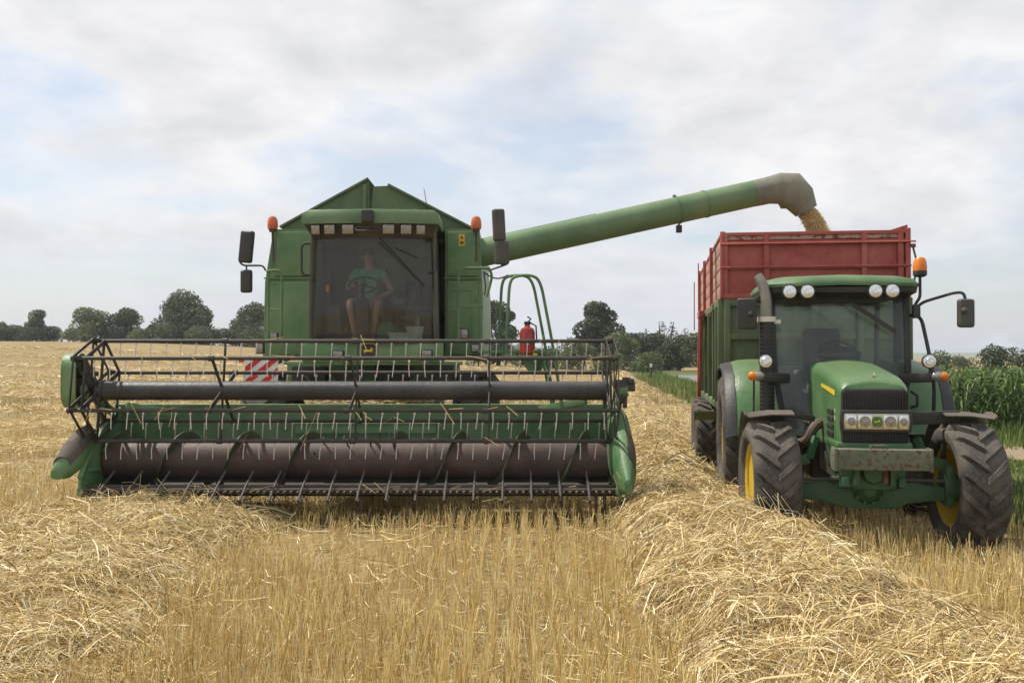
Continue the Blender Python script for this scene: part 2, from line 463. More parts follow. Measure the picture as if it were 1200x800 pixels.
# ------------------------------------------------------------------ strand and leaf meshes
def ribbon_mesh(name, pts, wid, wdir, tint, mat, label, cat, kind='stuff', taper=None):
    """pts (n,k,3) centre lines, wid (n,), wdir (n,3) unit, tint (n,3) or (n,k,3)"""
    n, k, _ = pts.shape
    tp = np.ones(k) if taper is None else np.asarray(taper)
    wv = (wdir * wid[:, None])[:, None, :] * tp[None, :, None] * .5
    V = np.stack([pts - wv, pts + wv], 2).reshape(-1, 3)
    base = np.arange(n)[:, None] * (2 * k) + np.arange(k - 1)[None, :] * 2
    F = np.stack([base, base + 1, base + 3, base + 2], -1).reshape(-1, 4)
    return tag(raw_mesh(name, V, F, np.repeat(tint if tint.ndim == 3 else np.repeat(tint[:, None], k, 1), 2, 1).reshape(-1, 3), mat), label, cat, kind=kind)

def raw_mesh(name, V, F, C, mat, parent=None):
    me = bpy.data.meshes.new(name)
    me.vertices.add(len(V)); me.vertices.foreach_set('co', np.ascontiguousarray(V, np.float32).ravel())
    q = F.shape[1]
    me.loops.add(F.size); me.loops.foreach_set('vertex_index', np.ascontiguousarray(F, np.int32).ravel())
    me.polygons.add(len(F)); me.polygons.foreach_set('loop_start', np.arange(0, F.size, q, dtype=np.int32)); me.polygons.foreach_set('loop_total', np.full(len(F), q, np.int32))
    a = me.attributes.new('tint', 'FLOAT_COLOR', 'POINT')
    a.data.foreach_set('color', np.ascontiguousarray(np.concatenate([C, np.ones((len(C), 1))], 1), np.float32).ravel())
    me.materials.append(mat); me.update(); me.validate()
    o = bpy.data.objects.new(name, me); COL.objects.link(o)
    if parent: o.parent = parent
    OFF[o] = Vector((0, 0, 0))
    return o

def unit(v): return v / np.maximum(np.linalg.norm(v, axis=-1, keepdims=True), 1e-9)
def tints(n, cols, wts, jit=.18):
    cols = np.array(cols); i = RNG.choice(len(cols), n, p=np.array(wts) / sum(wts))
    return np.clip(cols[i] * (1 + RNG.normal(0, jit, (n, 1))), 0.01, .95)

# swaths of straw
RY = [3, 6, 9, 12, 15.4, 28, 45, 100]; RX = [2.2, 2.08, 2.02, 2.1, 2.4, 3.7, 5.3, 10.6]
LY = [3, 6, 8.3, 11, 13, 20]; LX = [-3.5, -3.7, -3.95, -4.15, -4.2, -4.4]
def swath_r(x, y):
    d = (x - np.interp(y, RY, RX)) / np.interp(y, [3, 9, 15, 28, 90], [1.25, 1.12, .92, .8, .75])
    d = d + (fbm(x * .9, y * .9, 3) - .5) * .7
    hh = np.interp(y, [3, 6, 8, 10, 12, 16, 30, 90], [.34, .36, .43, .46, .38, .30, .24, .20])
    return np.maximum(0, 1 - d * d) ** .8 * hh * (.45 + .7 * fbm(x * 1.3 + 7, y * 1.3, 9) + .42 * fbm(x * 3.6, y * 3.6, 19))
def swath_l(x, y):
    d = (x - np.interp(y, LY, LX)) / np.interp(y, [3, 8, 11, 13], [1.45, 1.5, 1.6, 1.55])
    d = d + (fbm(x * .8, y * .8, 23) - .5) * .7
    hh = np.interp(y, [3, 8, 10.8, 11.7, 12.2, 13, 16], [.23, .26, .30, .29, .16, .06, .0])
    return np.maximum(0, 1 - d * d) ** .8 * hh * (.45 + .7 * fbm(x * 1.2 + 3, y * 1.2, 29) + .42 * fbm(x * 3.6, y * 3.6, 39))
def swath(x, y): return np.maximum(swath_r(x, y), swath_l(x, y))

STRAWC = [(.72, .59, .32), (.62, .475, .21), (.46, .325, .125), (.26, .175, .07), (.82, .73, .49)]
def straw_on(fn, n, xr, yr, pw, lift, seed, smin=.02):
    x = RNG.uniform(*xr, n); y = yr[0] + (yr[1] - yr[0]) * RNG.uniform(0, 1, n) ** pw
    if callable(xr[0]): pass
    h = fn(x, y); k = h > smin; x, y = x[k], y[k]; n = len(x)
    return x, y, n

def make_swath(name, fn, n, xfun, ys, label, dens_pow):
    # body of the swath
    mbx = MB()
    yy = list(np.arange(ys[0], min(ys[1], 18), .16)) + list(np.arange(18, ys[1], .8))
    rows = []
    for y in yy:
        xs = np.linspace(-2.3, 2.3, 40) + float(xfun(y))
        hh = fn(xs, np.full_like(xs, y))
        rows.append([(float(a), y, H(a, y) + float(b) * .93 - .03) for a, b in zip(xs, hh)])
    mbx.sheet(rows)
    nv = len(mbx.v); V = np.array(mbx.v); F = np.array(mbx.f)
    y = ys[0] * (ys[1] / ys[0]) ** (RNG.uniform(0, 1, n) ** dens_pow)
    x = xfun(y) + RNG.uniform(-1.9, 1.9, n)
    k = fn(x, y) > .025 * RNG.uniform(0, 2, n); x, y = x[k], y[k]; n = len(x)
    L = np.where(RNG.random(n) < .12, RNG.uniform(.3, .6, n), RNG.uniform(.07, .34, n)) * np.interp(y, [6, 30], [1, 1.5]); a = RNG.uniform(0, 2 * np.pi, n)
    L = np.where(RNG.random(n) < .2, L * .45, L)
    # the straw lies in drifts that share a direction
    a = np.where(RNG.random(n) < .12, fbm(x * .9, y * .9, 77) * 9, a)
    off = np.abs(RNG.normal(0, .034, n)) - .02; stick = RNG.random(n) < .05
    tilt = np.where(stick, RNG.uniform(.05, .24, n), RNG.normal(0, .032, n))
    pts = []
    bow = RNG.normal(0, .09, n) * L
    for t in (-.5, -.17, .17, .5):
        px = x + np.cos(a) * L * t - np.sin(a) * bow * (1 - 4 * t * t) ; py = y + np.sin(a) * L * t + np.cos(a) * bow * (1 - 4 * t * t)
        pts.append(np.stack([px, py, hgt(px, py) + fn(px, py) + off + tilt * (t + .5) + .02 * (1 - 4 * t * t)], -1))
    pts = np.stack(pts, 1)
    d = unit(pts[:, 3] - pts[:, 0]); w_ = unit(np.cross(d, unit(RNG.normal(0, 1, (n, 3)) + np.array([0, 0, 1.2]))))
    chip = RNG.random(n) < .2
    wid = (.0024 + .0042 * RNG.random(n) ** 1.6) * np.where(chip, 1.6, 1) * np.interp(y, [6, 9, 16, 60], [1, 1.15, 1.6, 4.5])
    tint = tints(n, STRAWC, [4, 4, 2.8, 2.0, 1.3], .2)
    o = ribbon_mesh(name, pts, wid, w_, tint, M['straw'], label, 'straw')
    # join the body in the same object
    me = o.data; n0 = len(me.vertices)
    Va = np.empty(n0 * 3, np.float32); me.vertices.foreach_get('co', Va)
    Fa = np.empty(len(me.loops), np.int32); me.loops.foreach_get('vertex_index', Fa)
    Ca = np.empty(n0 * 4, np.float32); me.attributes['tint'].data.foreach_get('color', Ca)
    bc = np.array([.20, .135, .055])[None] * (.6 + .8 * fbm(V[:, 0] * 6, V[:, 1] * 6, 5))[:, None]  # dark brown body puts the shade of the gaps between straws into colour
    col = COL
    bpy.data.objects.remove(o)
    o = raw_mesh(name, np.concatenate([Va.reshape(-1, 3), V]), np.concatenate([Fa.reshape(-1, 4), F + n0]), np.concatenate([Ca.reshape(-1, 4)[:, :3], bc]), M['straw'])
    return tag(o, label, 'straw', kind='stuff')

make_swath('straw_swath', swath_r, 120000, lambda y: np.interp(y, RY, RX), (4.6, 95), 'long heaped swath of pale loose straw running past the tractor', 1.5)
make_swath('straw_swath', swath_l, 95000, lambda y: np.interp(y, LY, LX), (4.6, 13.5), 'broad swath of loose golden straw under the left end of the header', .9)

# stubble
def stubble(n, ys, near):
    # sampled so that the number of stalks per picture area stays even
    u = RNG.uniform(0, 1, n)
    y = ys[0] * (ys[1] / ys[0]) ** u
    x = RNG.uniform(-.62, .62, n) * y + RNG.uniform(-1, 1, n)
    row = .14
    x = np.where(y < 22, np.round(x / row) * row + RNG.normal(0, .024, n), x)
    k = (x < edge_x(y) + RNG.normal(0, .2, n)) & (swath(x, y) < .10 + RNG.uniform(-.06, .06, n))
    patch = fbm(x * .7, y * .45, 41)
    k &= RNG.uniform(0, 1, n) < np.clip(.35 + 1.3 * patch, 0, 1)
    x, y, patch = x[k], y[k], patch[k]; n = len(x)
    ca, sa = math.cos(R(-8)), math.sin(R(-8)); lx = (x - 3.66) * ca + (y - 10.6) * sa; ly = -(x - 3.66) * sa + (y - 10.6) * ca
    crushed = np.where((np.abs(np.abs(lx) - 1.0) < .34) & (ly > -.75), .30, 1.0)
    hh = np.clip(RNG.normal(.20, .045, n) * (.55 + .9 * patch), .05, .36) * crushed * np.interp(y, [12, 30, 60, 100], [1, .7, .42, .3])
    lean = RNG.normal(0, .075, (n, 2)); bend = RNG.normal(0, .018, (n, 2))
    z = hgt(x, y)
    pts = np.stack([np.stack([x, y, z - .01], -1),
                    np.stack([x + lean[:, 0] * hh * .5, y + lean[:, 1] * hh * .5, z + hh * .55], -1),
                    np.stack([x + lean[:, 0] * hh + bend[:, 0], y + lean[:, 1] * hh + bend[:, 1], z + hh], -1)], 1)
    a = RNG.uniform(0, np.pi, n); w_ = np.stack([np.cos(a), np.sin(a), np.zeros(n)], -1)
    wid = RNG.uniform(.0030, .0060, n) * np.interp(y, [6, 10, 20, 70], [1, 1.2, 2.2, 7])
    light = fbm(x * .5, y * .25, 61)
    tint = tints(n, [(.72, .585, .285), (.62, .46, .18), (.43, .295, .095), (.82, .71, .43)], [4, 4.5, 2.4, 1.3], .2) * (.8 + .42 * light)[:, None] * np.where(y < 14, 1.0, .55 + .6 * np.clip((fbm(x * .03 + .02 * y, y * .14, 71) - .5) * 2.6 + .5, 0, 1))[:, None]
    return pts, wid, w_, np.clip(tint, .02, .9)
p = stubble(165000, (5.0, 110), True)
ribbon_mesh('stubble', *p, M['straw'], 'short dry golden stubble standing in drill rows', 'stubble', taper=[.9, 1, .8])
# loose straw lying between the stalks
n = 15000
y = 5.2 * (60 / 5.2) ** RNG.uniform(0, 1, n); x = RNG.uniform(-.6, .6, n) * y
k = (x < edge_x(y) - .1); x, y = x[k], y[k]; n = len(x)
L = RNG.uniform(.08, .4, n); a = RNG.uniform(0, 2 * np.pi, n); zc = RNG.uniform(.02, .15, n); pts = []
for t in (-.5, 0, .5):
    px = x + np.cos(a) * L * t; py = y + np.sin(a) * L * t
    pts.append(np.stack([px, py, hgt(px, py) + zc + t * RNG.normal(0, .06, n) - .02 * (1 - 4 * t * t) + .015], -1))
pts = np.stack(pts, 1); d = unit(pts[:, 2] - pts[:, 0]); w_ = unit(np.cross(d, unit(RNG.normal(0, .6, (n, 3)) + np.array([0, 0, 1.0]))))
ribbon_mesh('straw_litter', pts, RNG.uniform(.004, .007, n) * np.interp(y, [6, 12, 60], [1, 1.4, 6]), w_, tints(n, STRAWC, [4, 4, 3, 2, 1]), M['straw'], 'scattered loose straws lying among the stubble', 'straw')

# low rows of straw crossing the field farther back
rows_y = [21, 27, 34, 42, 51, 61, 73, 87, 104]
PP = []; WW = []; WD = []
for yr in rows_y:
    n = int(1500 * min(1, 34 / yr) + 400)
    x = RNG.uniform(-.66, .03, n) * yr * 1.05 - 2; 
    d = RNG.normal(0, .55, n) * (1 + .5 * (fbm(x * .3, x * 0 + yr, 7) - .5)); yc = yr - (x + 10) * .10 + 1.5 * (fbm(x * .07, x * 0 + yr, 17) - .5) + d
    hh = .20 * np.exp(-(d / .6) ** 2) * (.4 + 1.1 * fbm(x * .8, yc * .8, 27)) * RNG.uniform(.3, 1, n) + .03
    L = RNG.uniform(.25, .8, n); a = RNG.uniform(0, 2 * np.pi, n); z = hgt(x, yc) + hh + .03
    k = (x < -5.2) | (yr > 40); tl = RNG.normal(0, .05, n)
    P_ = np.stack([np.stack([x - np.cos(a) * L / 2, yc - np.sin(a) * L / 2, z - tl], -1), np.stack([x, yc, z + .03], -1), np.stack([x + np.cos(a) * L / 2, yc + np.sin(a) * L / 2, z + tl], -1)], 1)[k]
    PP.append(P_); m_ = len(P_); WW.append(RNG.uniform(.010, .018, m_) * yr / 24); dd_ = unit(P_[:, 2] - P_[:, 0]); WD.append(unit(np.cross(dd_, unit(RNG.normal(0, .8, (m_, 3)) + np.array([0, 0, 1.0])))))
PP = np.concatenate(PP); ribbon_mesh('straw_rows', PP, np.concatenate(WW), np.concatenate(WD), tints(len(PP), STRAWC, [4, 4, 2, 0, 1], .1), M['straw'], 'low pale rows of straw crossing the field behind the harvester', 'straw')

# verge grass
def grass(n, xf, ys, hmean, pw=1.0):
    y = ys[0] * (ys[1] / ys[0]) ** (RNG.uniform(0, 1, n) ** pw); x = xf(y, RNG.uniform(0, 1, n))
    return x, y
GP = []; GW = []; GD = []; GT = []
for (n, f, ys, hm, ws) in ((26000, lambda y, u: edge_x(y) + .05 + u ** .8 * 3.6, (7.5, 22), .27, 1.0),
                           (16000, lambda y, u: edge_x(y) + u ** .7 * np.interp(y, [25, 60, 100], [2.2, 3.0, 1.6]), (24, 82), .34, 1.0),
                           (9000, lambda y, u: 8.2 + u * 9, (20.5, 25.5), .30, 1.0)):
    y = ys[0] * (ys[1] / ys[0]) ** RNG.uniform(0, 1, n); x = f(y, RNG.uniform(0, 1, n))
    pn = fbm(x * .8, y * .5, 91)
    k = RNG.uniform(0, 1, n) < .3 + 1.2 * pn
    k &= ~((np.abs(y - np.interp(x, [8, 10, 11.4, 14, 26], [30, 20.6, 19.2, 18.4, 16.8])) < 1.25) & (y < 22) & (x > 9.4))
    x, y, pn = x[k], y[k], pn[k]; n = len(x)
    hh = np.clip(RNG.normal(hm, .1, n), .08, .9) * np.interp(y, [7, 11, 14.5, 17, 21.5, 23], [1, .95, .4, .22, .22, 1]) * (.5 + .9 * pn); a = RNG.uniform(0, 2 * np.pi, n); ln = RNG.uniform(.1, .55, n) * hh
    z = hgt(x, y)
    GP.append(np.stack([np.stack([x, y, z], -1), np.stack([x + np.cos(a) * ln * .3, y + np.sin(a) * ln * .3, z + hh * .6], -1), np.stack([x + np.cos(a) * ln, y + np.sin(a) * ln, z + hh], -1)], 1))
    GW.append(RNG.uniform(.008, .016, n) * np.interp(y, [8, 20, 60, 110], [1, 1.4, 3.5, 6])); b = a + np.pi / 2
    GD.append(np.stack([np.cos(b), np.sin(b), np.zeros(n)], -1))
    dry = (RNG.random(n) < np.clip(.75 - .9 * (x - edge_x(y)), .12, .75))[:, None]
    GT.append(np.where(dry, tints(n, [(.34, .28, .12), (.26, .24, .09)], [1, 1]), tints(n, [(.10, .17, .03), (.14, .21, .045), (.07, .12, .025)], [2, 2, 1])))
ribbon_mesh('verge_grass', np.concatenate(GP), np.concatenate(GW), np.concatenate(GD), np.concatenate(GT), M['grass'], 'rough green grass growing along the edge of the field', 'grass', taper=[1, .8, .15])

# maize
def maize():
    P = []; W = []; D = []; T = []
    Vx = []
    for r_ in range(12):
        yb = 25.2 + r_ * .75
        for xx in np.arange(9.4, 34, .15 if r_ < 4 else .2):
            X = xx + random.gauss(0, .05) + .0 * r_; Y = yb + random.gauss(0, .08) - (xx - 10) * .10
            if X < 9.7 + .09 * (Y - 25) : continue
            Hh = random.gauss(1.42, .08); z = H(X, Y)
            lx, ly = random.gauss(0, .05), random.gauss(0, .05)
            shade = random.uniform(.8, 1.2)
            # stem
            P.append([(X, Y, z), (X + lx * .5, Y + ly * .5, z + Hh * .4), (X + lx * .8, Y + ly * .8, z + Hh * .75), (X + lx, Y + ly, z + Hh)]); W.append(.035); a = random.uniform(0, 3.14); D.append((math.cos(a), math.sin(a), 0)); T.append(np.array((.10, .15, .04)) * shade)
            plane = random.uniform(0, math.pi)
            nl = 13 if r_ < 4 else 7
            for q in range(nl):
                t = (q + .5) / nl if r_ < 4 else .45 + .55 * (q + .5) / nl
                a = plane + (q % 2) * math.pi + random.gauss(0, .35); L = random.uniform(.4, .72) * (1.15 - .5 * abs(t - .55)); zb = z + Hh * (.10 + .87 * t)
                ca, sa = math.cos(a), math.sin(a); up = random.uniform(.25, .5) * (1.1 if t > .7 else .8); dr = random.uniform(.15, .6)
                P.append([(X, Y, zb), (X + ca * L * .35, Y + sa * L * .35, zb + L * up), (X + ca * L * .72, Y + sa * L * .72, zb + L * (up + .05 - dr * .2)), (X + ca * L, Y + sa * L, zb + L * (up - dr))])
                W.append(random.uniform(.04, .065)); b = a + math.pi / 2; D.append(tuple(unit(np.array((math.cos(b), math.sin(b), random.uniform(-.6, .6))))))
                c = random.choice([(.056, .105, .022), (.080, .138, .030), (.040, .080, .018), (.14, .20, .05)]); T.append(np.array(c) * shade)
    return np.array(P), np.array(W), np.array(D), np.array(T)
ribbon_mesh('maize_crop', *maize(), M['maize'], 'dense crop of tall green maize behind the tractor', 'maize', taper=[.7, 1, .75, .12])

# ------------------------------------------------------------------ trees
def tree(name, label, cat, px, Y, hgt_, wid, seed, lobes=9, low=.15, cols=0, group=None, n=None, conifer=False, bare=.22):
    X = wpx(px, Y); z0 = H(X, Y) - min(.3, .06 * hgt_)
    t = thing(name, label, cat, (X, Y, z0), 0, group)
    rg = np.random.default_rng(seed)
    pal = [[(.125, .150, .075), (.155, .178, .085), (.095, .120, .062)], [(.15, .175, .075), (.18, .20, .085), (.115, .14, .062)],
           [(.088, .112, .066), (.105, .13, .074), (.07, .09, .055)], [(.17, .20, .085), (.19, .215, .095), (.13, .155, .07)]][cols]
    mbt = MB()
    th = hgt_ * (.95 if conifer else max(.3, low + .25)); tr = max(.06, hgt_ * .028)
    mbt.tube([(0, 0, -.2), (rg.normal(0, .03) * hgt_, 0, th * .5), (rg.normal(0, .04) * hgt_, rg.normal(0, .04) * hgt_, th)], [tr * 1.25, tr, tr * (.15 if conifer else .6)], 7)
    C = []; Rd = []
    if conifer:
        for q in range(11):
            f = (q + .3) / 11
            for k in range(max(3, int(9 * (1 - f)))):
                a = rg.uniform(0, 6.28); r_ = wid * .5 * (1 - f) ** .8 * rg.uniform(.35, .85)
                C.append((math.cos(a) * r_, math.sin(a) * r_, hgt_ * (.06 + .9 * f) - r_ * .25)); Rd.append((wid * .20 * (1 - f) ** .6 + .20,) * 2 + (hgt_ * .06,))
    else:
        for q in range(lobes):
            a = rg.uniform(0, 6.28); v = rg.uniform(0, 1)
            zc = hgt_ * (low + (1 - low) * (.15 + .72 * v)); env = math.sin(math.pi * min(1, (.18 + .72 * v))) ** .7
            r_ = wid * .5 * env * rg.uniform(.35, .72)
            s_ = wid * rg.uniform(.15, .25)
            C.append((math.cos(a) * r_, math.sin(a) * r_, zc)); Rd.append((s_, s_, s_ * .8))
            if q < 6: mbt.tube([(0, 0, th * rg.uniform(.5, .95)), (math.cos(a) * r_ * .5, math.sin(a) * r_ * .5, (zc + th * .7) * .5), (math.cos(a) * r_, math.sin(a) * r_, zc)], [tr * .5, tr * .35, tr * .12], 5)
        C.append((0, 0, hgt_ * (low + (1 - low) * .5))); Rd.append((wid * .27, wid * .27, hgt_ * (1 - low) * .36))
        C.append((rg.normal(0, .05) * wid, 0, hgt_ * (low + (1 - low) * .74))); Rd.append((wid * .25, wid * .25, hgt_ * .22))
    mbt.build('trunk', M['bark'], t)
    C = np.array(C); Rd = np.array(Rd)
    n = n or int(min(16000, 1800 + 150 * hgt_ * wid)); 
    i = rg.choice(len(C), n, p=(Rd[:, 0] ** 2) / (Rd[:, 0] ** 2).sum())
    u = unit(rg.normal(0, 1, (n, 3))); rr = rg.uniform(.55, 1.12, n) ** .6
    p = C[i] + u * Rd[i] * rr[:, None]
    p[:, 2] = np.where(p[:, 2] < .05, np.abs(p[:, 2]) * .5 + .05, p[:, 2])
    s_ = rg.uniform(.6, 1.3, n) * (hgt_ * .010 + wid * .008 + .045) * (.8 if conifer else 1)
    a1 = unit(rg.normal(0, 1, (n, 3)) + u * .0); a2 = unit(np.cross(a1, rg.normal(0, 1, (n, 3))))
    V = np.stack([p - a1 * s_[:, None], p - a2 * s_[:, None] * .6, p + a1 * s_[:, None], p + a2 * s_[:, None] * .6], 1).reshape(-1, 3)
    F = np.arange(n * 4).reshape(-1, 4)
    pal = np.array(pal); tint = pal[rg.choice(3, n)] * (.75 + .5 * rg.random(len(C))[i])[:, None] * (1 + rg.normal(0, .15, n))[:, None]
    raw_mesh('crown', V, F, np.repeat(np.clip(tint, .01, .3), 4, 0), M['leaf'], t)
    return t
GT_ = 'trees and bushes beyond the field'
tree('tree', 'small round tree rising alone above the hedge at the far left', 'tree', 42, 160, 5.4, 4.4, 1, group=GT_, lobes=9, low=.05)
tree('tree', 'broad light green tree left of the dark paired tree', 'tree', 107, 155, 5.6, 6.4, 2, cols=1, group=GT_, lobes=12, low=.02)
tree('tree', 'dark tree squeezed between the broad light tree and the tallest one', 'tree', 150, 158, 5.7, 6.2, 3, cols=0, group=GT_, lobes=12, low=.02)
tree('tree', 'tallest wide crowned tree on the left skyline', 'tree', 215, 156, 7.7, 9.4, 4, cols=0, group=GT_, lobes=16, low=.04)
tree('tree', 'tree half hidden behind the left side of the harvester', 'tree', 291, 155, 6.8, 7.8, 5, cols=0, group=GT_, lobes=13, low=.04)
tree('tree', 'dark tree seen through the harvester ladder rails', 'tree', 583, 125, 8.4, 5.6, 6, cols=2, group=GT_, lobes=11, low=.03)
tree('tree', 'big round dark tree standing alone beneath the unloading tube', 'tree', 703, 120, 8.2, 6.2, 7, cols=2, group=GT_, lobes=14, low=.1)
for px, Y, h_, w_, lab, c in ((2, 160, 3.2, 5, 'low hedge bush at the far left edge of the skyline', 0), (24, 162, 2.6, 4, 'low hedge bush just left of the small round tree', 1), (62, 160, 2.7, 4, 'low hedge bush just right of the small round tree', 0), (80, 158, 2.0, 3, 'lowest hedge bush in the gap before the broad light tree', 3),
                              (180, 156, 3.0, 5, 'bush filling the gap left of the tallest skyline tree', 0), (250, 156, 2.6, 5, 'bush filling the gap right of the tallest skyline tree', 0), (130, 156, 2.6, 7, 'dark bush at the foot of the paired trees on the left', 2), (214, 154, 2.2, 10, 'low scrub along the foot of the tallest skyline tree', 2),
                              (560, 118, 3.0, 4, 'hedge bush beside the right panel of the harvester', 0), (610, 116, 2.6, 5, 'hedge bush behind the red fire extinguisher', 1), (645, 114, 2.4, 5, 'hedge bush between the extinguisher and the big round tree', 0), (676, 110, 3.2, 5, 'hedge bush at the foot of the big round tree', 1),
                              (722, 106, 4.4, 5, 'light green bush right of the big round tree', 1), (745, 112, 4.6, 5, 'dense dark bush left of the conifers', 2), (772, 114, 4.4, 5, 'dense dark bush under the tallest conifer', 2), (797, 112, 4.2, 5, 'dense bush right of the conifers beside the trailer', 0), (820, 110, 4.6, 5, 'bush half hidden by the red trailer side', 0),
                              (760, 100, 2.3, 4, 'low pale bush behind the road verge', 3), (712, 98, 2.2, 4, 'low bush at the right end of the reel', 3),
   (96, 152, 2.4, 5, 'bush under the left half of the broad light green tree', 1), (165, 153, 2.4, 5, 'pale bush at the foot of the dark paired tree', 1), (196, 152, 2.6, 6, 'bush under the left half of the tallest skyline tree', 0), (236, 152, 2.5, 6, 'bush under the right half of the tallest skyline tree', 0), (272, 153, 2.8, 6, 'bush in front of the tree half hidden by the harvester', 2), (300, 152, 2.6, 6, 'bush touching the left panel of the harvester', 0), (42, 158, 2.2, 6, 'wide bush at the foot of the small round tree', 2), (10, 158, 2.2, 6, 'wide low bush under the far left skyline', 2)):
    tree('bush', lab, 'bush', px, Y, h_, w_, int(px * 7 + Y), lobes=8, low=.0, cols=c, group=GT_)
for px, Y, h_, w_, lab in ((757, 150, 6.0, 3.6, 'smallest conifer tip left of the two tall spruces'), (776, 140, 6.9, 4.2, 'left one of the two tall spruces by the trailer'), (788, 142, 6.9, 3.9, 'right one of the two tall spruces by the trailer'), (803, 140, 5.9, 4.2, 'shorter conifer nearest the red trailer')):
    tree('conifer', lab, 'conifer', px, Y, h_, w_, int(px), cols=2, group='conifers behind the road', conifer=True, n=3200)
tree('bush', 'large dark bush above the maize at the right edge', 'bush', 1168, 62, 2.75, 3.2, 301, cols=2, lobes=10, low=.0, n=1700)
tree('bush', 'dark bush cut by the right edge above the maize', 'bush', 1197, 64, 2.5, 3.0, 305, cols=2, lobes=8, low=.0, n=1200)
tree('bush', 'hedge bush showing between the tractor cab and the maize', 'bush', 1098, 95, 2.0, 3.6, 302, cols=0, lobes=9, low=.0)
tree('bush', 'low far hedge bush just above the maize tops', 'bush', 1128, 130, 1.5, 4, 303, cols=0, lobes=8, low=.0)

# roadside marker post
t = thing('marker_post', 'small dark post with white top beside the road', 'post', (wpx(763, 72), 72, H(wpx(763, 72), 72)))
mb = MB(); mb.box((0, 0, .5), (.12, .12, 1.0), None, .01); mb.build('post', M['dark'], t)
mb = MB(); mb.box((0, 0, 1.1), (.14, .14, .25), None, .02); mb.build('cap', M['white'], t)
# ------------------------------------------------------------------ tyre with lugs
def tyre_mesh(mb, c, Rr, w, rim, lugs=18, lh=.045, m=0):
    Rc = Rr - lh; hs = Rc - rim
    prof = [(rim, -.40 * w), (rim + .12 * hs, -.47 * w), (rim + .45 * hs, -.52 * w), (rim + .75 * hs, -.51 * w), (Rc - .03, -.47 * w), (Rc - .006, -.34 * w), (Rc, 0),
            (Rc - .006, .34 * w), (Rc - .03, .47 * w), (rim + .75 * hs, .51 * w), (rim + .45 * hs, .52 * w), (rim + .12 * hs, .47 * w), (rim, .40 * w)]
    mb.lathe(prof, c, 'x', 56, m, cap=False)
    cx_, cy_, cz_ = c
    def rad(a):
        a = abs(a) / w
        return Rc if a < .34 else Rc - .006 - (a - .34) / .13 * .024 if a < .47 else Rc - .03 - (a - .47) / .04 * .06
    for s in (-1, 1):
        for k in range(lugs):
            f0 = 2 * math.pi * (k + (.5 if s > 0 else 0)) / lugs
            rings = []
            for j in range(7):
                t = j / 6; a = (-.02 + .53 * t) * w; ph = f0 + (.30 * t + .06 * t * t) * (.65 / Rr) * (w / .46)
                rb = rad(a) - .012; rt = min(Rr, rad(a) + lh * (1 if t < .9 else .85)); h = (.029 + .008 * t) / Rr; hb = h * 1.45
                ring = []
                for (r_, d) in ((rb, -hb), (rt, -h), (rt, h), (rb, hb)):
                    q = ph + d
                    ring.append((cx_ + s * a, cy_ - r_ * math.cos(q), cz_ + r_ * math.sin(q)))
                rings.append(ring)
            mb.loft(rings, True, m)
def rim_mesh(mb, c, rim, w, side, m=0, dish=.10):
    """side: +1 outer face towards +x"""
    s = side
    prof = [(rim + .015, -.42 * w), (rim - .03, -.36 * w), (rim - .05, -.1 * w), (rim - .05, .1 * w), (rim - .03, .36 * w), (rim + .015, .42 * w)]
    mb.lathe(prof, c, 'x', 40, m, cap=False)
    d = s * dish
    mb.lathe([(rim - .04, d + s * .05), (rim * .72, d + s * .02), (rim * .55, d - s * .05), (.14, d - s * .05), (.13, d + s * .02), (.03, d + s * .03)], c, 'x', 32, m)
    for k in range(8):
        a = 2 * math.pi * k / 8
        q = (c[0] + d - s * .02, c[1] + .2 * math.cos(a), c[2] + .2 * math.sin(a))
        mb.lathe([(.022, -.03), (.022, .03)], q, 'x', 6, m)

# ------------------------------------------------------------------ the combine harvester
RX0, RY0 = -1.95, 12.2
CB = thing('combine_harvester', 'green combine harvester with wide black header reel facing the viewer', 'combine harvester', (RX0, RY0, 0))
def W(px, py, Y): return Vector(((px - 600) / 1200 * Y - RX0, Y - RY0, CH - (py - 418) / 1200 * Y))

# --- reel
XL, XR = -2.97, 3.10
RZ = 1.548; RR = .60
reel = MB().tube([(XL, 0, RZ), (XR, 0, RZ)], .113, 24).lathe([(.13, -.02), (.13, .02)], (XL + .05, 0, RZ), 'x', 24).lathe([(.13, -.02), (.13, .02)], (XR - .05, 0, RZ), 'x', 24).build('reel', M['reel_tube'], CB)
BAR = []
for k in range(6):
    a = R(40 + 60 * k); BAR.append((-RR * math.cos(a), RZ + RR * math.sin(a)))      # y, z
for k, (by, bz) in enumerate(BAR):
    mb = MB(); mb.tube([(XL - .12, by, bz), (XR + .08, by, bz)], .024, 10)
    for x in (XL - .1, -1.5, .07, 1.65, XR): mb.lathe([(.036, -.03), (.036, .03)], (x, by, bz), 'x', 10)
    mb.build('reel_bar', M['bar'], reel)
for i, x in enumerate((XL + .02, -1.49, .10, 1.68, XR - .03)):
    mb = MB()
    for k, (by, bz) in enumerate(BAR):
        d = Vector((0, by, bz - RZ)).normalized()
        mb.beam(Vector((x, 0, RZ)) + d * .1, Vector((x, by, bz)) - d * .0, .014, .062, .003)
        if i in (0, 4):
            y2, z2 = BAR[(k + 1) % 6]
            mb.beam((x + .012, by, bz), (x + .012, y2, z2), .012, .05, .003)
            s = -1 if i == 0 else 1
            q = .09                     # eccentric ring that keeps the tines upright
            mb.beam((x + s * .09, by - q, bz + .02), (x + s * .09, y2 - q, z2 + .02), .012, .035, .003)
            mb.beam((x + s * .09, by - q, bz + .02), (x + s * .03, by, bz), .02, .04, .003)
            mb.beam((x + s * .09, -q, RZ + .02), (x + s * .09, by - q, bz + .02), .012, .045, .003)
    mb.build('reel_spider', M['bar'], reel)
